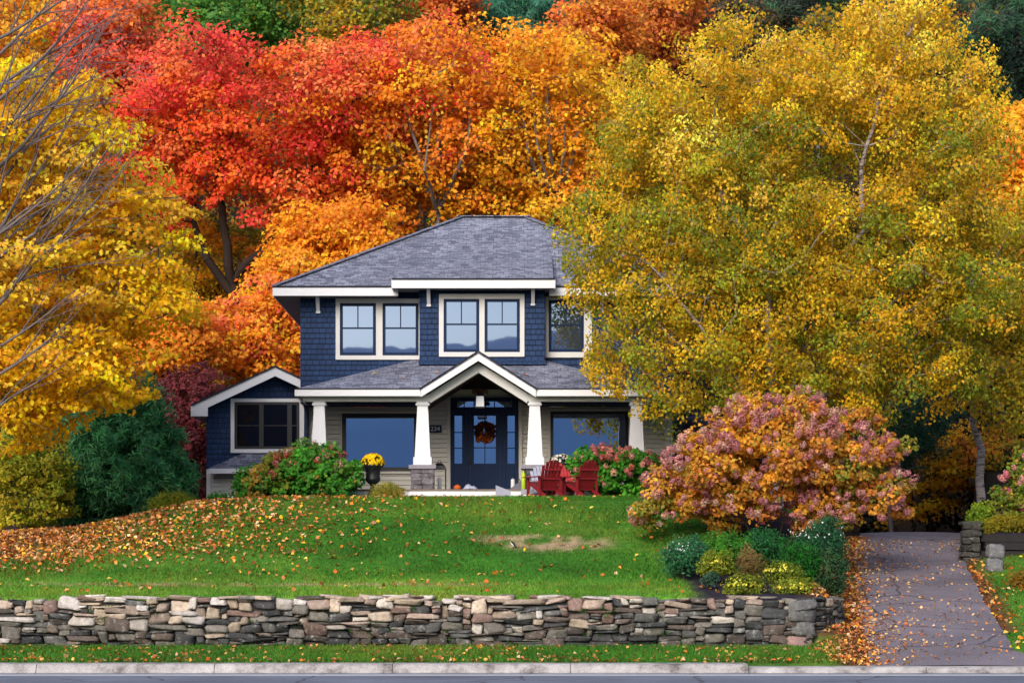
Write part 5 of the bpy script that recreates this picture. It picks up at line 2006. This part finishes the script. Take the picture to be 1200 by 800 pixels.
shrub('ornamental_grass', 'dry yellow grass between the white flowers and the hydrangea', 296, 585, 14, 13, 53.3, 40, .2, 50, .24, pal((150, 140, 40), (110, 120, 36)), 153, cat='grass clump', aspect=.07, droop=-.6)
shrub('yellow_groundcover', 'golden trailing plant on the timber edging', 1182, 612, 26, 12, 51.6, 60, .16, 80, .07, pal((170, 140, 24), (150, 136, 28), (110, 120, 28)), 154, cat='plant', aspect=.3)
shrub('lime_bush', 'small bright lime green bush at the foot of the leaning birch', 1149, 603, 13, 14, 52.4, 40, .18, 70, .07, pal((120, 150, 30), (96, 134, 30), (146, 164, 40)), 155, aspect=.5)
shrub('amber_shrub', 'amber shrub at the right edge of the side lawn', 1198, 690, 14, 26, 45.5, 50, .2, 80, .07, pal((150, 104, 24), (120, 104, 26), (176, 116, 30)), 156, aspect=.4)
# flowers in the two pots
ux, uy = X(437, 53.6), 53.6
s = empty('chrysanthemum', (ux, uy, Z(545, uy)), 'round yellow chrysanthemum filling the black urn', 'flowers')
rng = np.random.default_rng(7)
u = unit(rng.normal(0, 1, (420, 3)) + [0, 0, .5])
u = u[u[:, 2] > -.15]
P = u * [.29, .29, .24] + [0, 0, .05]
V, Q = leaf_geo(P, u + rng.normal(0, .3, u.shape), .075, rng, .95, 0)
mesh_np('blossoms', V, Q, leaf_cols(np.tile(np.array(srgb(246, 204, 8)), (len(P), 1)), rng, .1, .05), M['petal'], s)
P = unit(rng.normal(0, 1, (500, 3)) + [0, 0, .2]) * [.25, .25, .19] + [0, 0, .04]
V, Q = leaf_geo(P, rng.normal(0, 1, P.shape), .07, rng)
mesh_np('foliage', V, Q, leaf_cols(np.tile(np.array(srgb(60, 84, 24)), (len(P), 1)), rng), M['leaf'], s)
px_, py_ = X(658, 54.9), 54.9
s = empty('white_bouquet', (px_, py_, Z(543, py_)), 'white flowers with dark leaves in the tall black planter', 'flowers')
P = unit(rng.normal(0, 1, (420, 3)) + [0, 0, .35]) * [.30, .26, .18] + [0, 0, .04]
V, Q = leaf_geo(P, rng.normal(0, 1, P.shape), .09, rng)
mesh_np('foliage', V, Q, leaf_cols(np.tile(np.array(srgb(70, 86, 50)), (len(P), 1)), rng, .3), M['leaf'], s)
u = unit(rng.normal(0, 1, (90, 3)) + [0, -.3, .5])
V, Q = leaf_geo(u * [.31, .27, .20] + [0, 0, .05], u, .085, rng, .95, 0)
mesh_np('blossoms', V, Q, leaf_cols(np.tile(np.array([.75, .73, .68]), (90, 1)), rng, .1, .03), M['petal'], s)

# ------------------------------------------------------------------ far wood, undergrowth (masses nobody could count)
rng = np.random.default_rng(77)


def mass(name, label, pts, size, cols, cat, seed, cr=1.3, per=60, trunks=None, stuff=True):
    rng = np.random.default_rng(seed)
    C = np.array(pts)
    P, u, idx = clump_points(C, cr, per, .6, rng)
    cc = pick_field(cols, C, rng, .12, .6)
    V, Q = leaf_geo(P, u * .6 + np.array([0, -.2, .6]) + rng.normal(0, .4, P.shape), size, rng)
    o = mesh_np(name, V, Q, leaf_cols(cc[idx], rng, .2), M['leaf'])
    tag(o, label, cat, kind='stuff')
    return o


pts = []
for k in range(900):
    Y = rng.uniform(106, 128)
    x = rng.uniform(-36, 36) * Y / 110
    pts.append((x, Y, hz(x, Y) + rng.uniform(1, 15)))
mass('far_woods', 'mixed autumn woods covering the top of the hill', pts, .34, OLIVE + RUST + GREEN[:2] + pal((60, 46, 44), (44, 60, 40)), 'woods', 201, 1.7, 70)
pts = []
for k in range(900):
    Y = rng.uniform(73, 84)
    x = rng.uniform(-32, 34)
    if 6.5 < x < 16 and Y < 78:
        continue
    z = hz(x, Y) + rng.uniform(.2, 6.5)
    pts.append((x, Y, z))
mass('undergrowth', 'dim tangled undergrowth between the tree trunks behind the house', pts, .17, OLIVE + pal((58, 50, 28), (44, 50, 26), (90, 60, 26)) + ORANGE[:1], 'undergrowth', 202, .9, 90)
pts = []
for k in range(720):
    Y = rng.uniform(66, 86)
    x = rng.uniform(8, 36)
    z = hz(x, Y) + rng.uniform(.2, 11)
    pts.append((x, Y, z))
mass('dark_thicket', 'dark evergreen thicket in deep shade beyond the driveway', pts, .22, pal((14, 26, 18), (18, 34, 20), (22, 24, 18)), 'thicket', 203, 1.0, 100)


# ------------------------------------------------------------------ grass and fallen leaves
rng = np.random.default_rng(301)


def scatter(n, x0, x1, y0, y1, dens):
    out = []
    while len(out) < n:
        x, y = rng.uniform(x0, x1), rng.uniform(y0, y1)
        if rng.random() < dens(x, y):
            out.append((x, y))
    return np.array(out)


def grass(n, x0, x1, y0, y1, ok, h0=.075):
    xy = np.stack([rng.uniform(x0, x1, n), rng.uniform(y0, y1, n)], -1)
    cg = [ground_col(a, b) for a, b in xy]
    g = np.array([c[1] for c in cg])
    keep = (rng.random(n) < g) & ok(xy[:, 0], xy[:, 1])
    xy = xy[keep]
    c = np.array([q[0] for q in cg])[keep]
    n = len(xy)
    z = hgt(xy[:, 0], xy[:, 1])
    base = np.stack([xy[:, 0], xy[:, 1], z - .01], -1)
    a = rng.uniform(0, 2 * PI, n)
    w = rng.uniform(.008, .016, n)
    h = h0 * rng.uniform(.5, 1.3, n)
    s = np.stack([np.cos(a) * w, np.sin(a) * w, 0 * a], -1)
    lean = rng.normal(0, .45, (n, 2)) * h[:, None]
    tip = base + np.stack([lean[:, 0], lean[:, 1], h + .01], -1)
    V = np.stack([base - s, base + s, tip], 1).reshape(-1, 3)
    Q = np.arange(3 * n).reshape(n, 3)
    col = c * np.exp(rng.normal(0, .22, (n, 1))) * np.array([1.25, 1.15, 1.0])
    return V, Q, np.repeat(col, 3, 0)


parts_ = [grass(190000, -13.5, 5.6, 40.3, 53.9, lambda x, y: np.ones(len(x), bool), .06),
          grass(46000, -10.8, 7.2, 37.02, 39.99, lambda x, y: np.ones(len(x), bool), .085),
          grass(22000, 9.2, 13.5, 38, 51, lambda x, y: x > dright(y) + .05, .07),
          grass(3000, 7.0, 9.0, 50.5, 55.5, lambda x, y: x < dleft(y) - .1, .12)]
off = 0
Vs, Qs, Cs = [], [], []
for V, Q, c in parts_:
    Vs.append(V); Qs.append(Q + off); Cs.append(c)
    off += len(V)
o = mesh_np('grass', np.concatenate(Vs), np.concatenate(Qs), np.concatenate(Cs), M['grassb'])
tag(o, 'short green lawn grass on the slope, the verge and beside the driveway', 'grass', kind='stuff')

LC = pal((222, 136, 44), (206, 108, 44), (232, 176, 84), (176, 96, 52), (216, 176, 130), (240, 186, 50), (150, 84, 50), (226, 150, 90))
LCB = pal((206, 134, 72), (186, 112, 64), (220, 160, 90), (160, 104, 68), (214, 176, 136))
leafV, leafQ, leafC = [], [], []
noff = 0


def litter(xy, lift, size, cols, tilt=.5):
    global noff
    n = len(xy)
    z = hgt(xy[:, 0], xy[:, 1]) + lift * rng.uniform(.4, 1.3, n)
    P = np.stack([xy[:, 0], xy[:, 1], z], -1)
    V, Q = leaf_geo(P, np.array([0, 0, 1.0]) + rng.normal(0, tilt, (n, 3)), size, rng, .8, 0, .18)
    c = np.array(cols)[rng.integers(0, len(cols), n)]
    leafV.append(V); leafQ.append(Q + noff); leafC.append(leaf_cols(c, rng, .2, .08))
    noff += len(V)


def d_left(x, y):
    return float(smooth(-1.2, -10.5, x + 1.2 * nz(x, y, 4, .5)) ** 1.3) * float(smooth(44.6, 47.5, y + .5 * nz(x, y, 2, .9) - .12 * min(0, x + 8))) + .012


litter(scatter(11000, -14, 4, 44.5, 54.2, d_left), .055, .105, LC + LCB + LCB)
litter(scatter(1100, -12, 6, 41, 53.5, lambda x, y: .25 + .75 * float(smooth(43.5, 47, y)) * float(smooth(4, -6, x))), .06, .105, LC)
litter(scatter(1250, -10.8, 7, 37.02, 39.9, lambda x, y: .25 + .6 * max(0, nz(x, y, 1, .8)) + .8 * float(smooth(37.5, 37.1, y))), .06, .085, LCB + LCB + LC[:3])
litter(scatter(4000, 5.6, 9.4, 37.2, 55, lambda x, y: float(smooth(-1.15, -.65, x - float(dleft(y)))) * float(smooth(.42, .0, x - float(dleft(y))))), .045, .085, LCB + LCB + LC)
litter(scatter(1700, 6, 11.5, 37.4, 54, lambda x, y: (.25 + .7 * max(0, nz(x, y, 7, .45) + .15)) * (.35 + .65 * float(smooth(1.9, .3, x - float(dleft(y))))) if dleft(y) < x < dright(y) else 0), .065, .068, LCB + LC[4:5] + LC[2:3])
litter(scatter(900, 9, 13.5, 38, 50.5, lambda x, y: (1.0 if x - float(dright(y)) < .35 else .35) if x > dright(y) else 0), .06, .09, LC)
litter(scatter(2600, -14, -5, 53.5, 60, lambda x, y: 1), .05, .12, LC)
# a few on the porch roof
P = np.array([(X(px, YY), YY, zP + (YY - pF) * (zT - zP) / (YW - pF) + .02) for px, YY in ((512, 55.4), (506, 54.7), (616, 55.2), (474, 54.9), (440, 55.3))])
V, Q = leaf_geo(P, np.tile([0, -.3, 1.0], (len(P), 1)), .13, rng, .8, 0)
leafV.append(V); leafQ.append(Q + noff); leafC.append(leaf_cols(np.array(LC)[[0, 2, 7, 0, 2]], rng))
o = mesh_np('fallen_leaves', np.concatenate(leafV), np.concatenate(leafQ), np.concatenate(leafC), M['litter'])
tag(o, 'fallen orange and tan leaves strewn over lawn, verge and driveway', 'fallen leaves', kind='stuff')
# moss and weeds in the wall joints
pts = [(rng.uniform(-11.5, 3.2), WY - .02, rng.uniform(.32, 1.1)) for k in range(60)]
V, Q = leaf_geo(np.repeat(np.array(pts), 14, 0) + rng.normal(0, 1, (840, 3)) * [.05, .012, .03], rng.normal(0, .5, (840, 3)) + [0, -.8, .4], .035, rng)
o = mesh_np('wall_weeds', V, Q, leaf_cols(np.tile(np.array(srgb(58, 104, 26)), (840, 1)), rng, .25), M['leaf'])
tag(o, 'small green weeds growing in the joints of the stone wall', 'weeds', kind='stuff')
# ------------------------------------------------------------------ far shore behind the viewer (seen in the window panes), light, camera
V, Q = [], []
xs = np.linspace(-1500, 1500, 61)
for x in xs:
    h = 122 + 16 * nz(x, 0, 3, .0016) + 9 * nz(x, 5, 3, .008)
    V += [(x, -900, -2), (x, -930, h * .6), (x, -1000, h), (x, -1150, h * .9)]
for i in range(60):
    for j in range(3):
        Q.append((i * 4 + j, i * 4 + j + 1, i * 4 + 5 + j, i * 4 + 4 + j))
o = mesh_np('far_hills', V, Q, None, plain('far_hill_painted_haze', (.52, .62, .78), .9, .1, vary=.2, scale=.01), smooth=True)  # distance haze painted into the pale blue hill colour
tag(o, 'wooded hills in painted blue haze across the water, mirrored in the windows', 'hills', kind='structure')

w = bpy.data.worlds.new('World')
SC.world = w
w.use_nodes = True
nt = w.node_tree
sky = nt.nodes.new('ShaderNodeTexSky')
sky.sky_type = 'NISHITA'
sky.sun_disc = False
SUN_EL, SUN_AZ = math.radians(30), math.radians(202)   # azimuth clockwise from +Y: the sun stands behind the camera, to its left
sky.sun_elevation = SUN_EL
sky.sun_rotation = SUN_AZ
sky.air_density = 1.0
sky.dust_density = 3.0
sky.ozone_density = 1.0
nt.links.new(sky.outputs[0], nt.nodes['Background'].inputs[0])
nt.nodes['Background'].inputs[1].default_value = .15
su = bpy.data.lights.new('sun', 'SUN')
su.energy = 1.5
su.angle = math.radians(32)
su.color = (1, .95, .88)
so = bpy.data.objects.new('sun', su)
COL.objects.link(so)
d = Vector((math.sin(SUN_AZ) * math.cos(SUN_EL), math.cos(SUN_AZ) * math.cos(SUN_EL), math.sin(SUN_EL)))
so.rotation_euler = d.to_track_quat('Z', 'Y').to_euler()

cam = bpy.data.cameras.new('camera')
co_ = bpy.data.objects.new('camera', cam)
COL.objects.link(co_)
co_.location = (0, 0, CAMZ)
co_.rotation_euler = (PI / 2, 0, 0)
cam.sensor_width = 36
cam.lens = 36 * F / 1200
cam.shift_y = (HOR - 400) / 1200
cam.clip_start = .5
cam.clip_end = 3000
SC.camera = co_

SC.view_settings.view_transform = 'Standard'
SC.view_settings.look = 'None'
SC.view_settings.exposure = .58
SC.view_settings.gamma = 1
SC.view_settings.use_curve_mapping = False
cy = SC.cycles
cy.max_bounces = 6
cy.diffuse_bounces = 4
cy.glossy_bounces = 3
cy.transmission_bounces = 4
cy.transparent_max_bounces = 4
cy.caustics_reflective = False
cy.caustics_refractive = False
cy.use_denoising = True
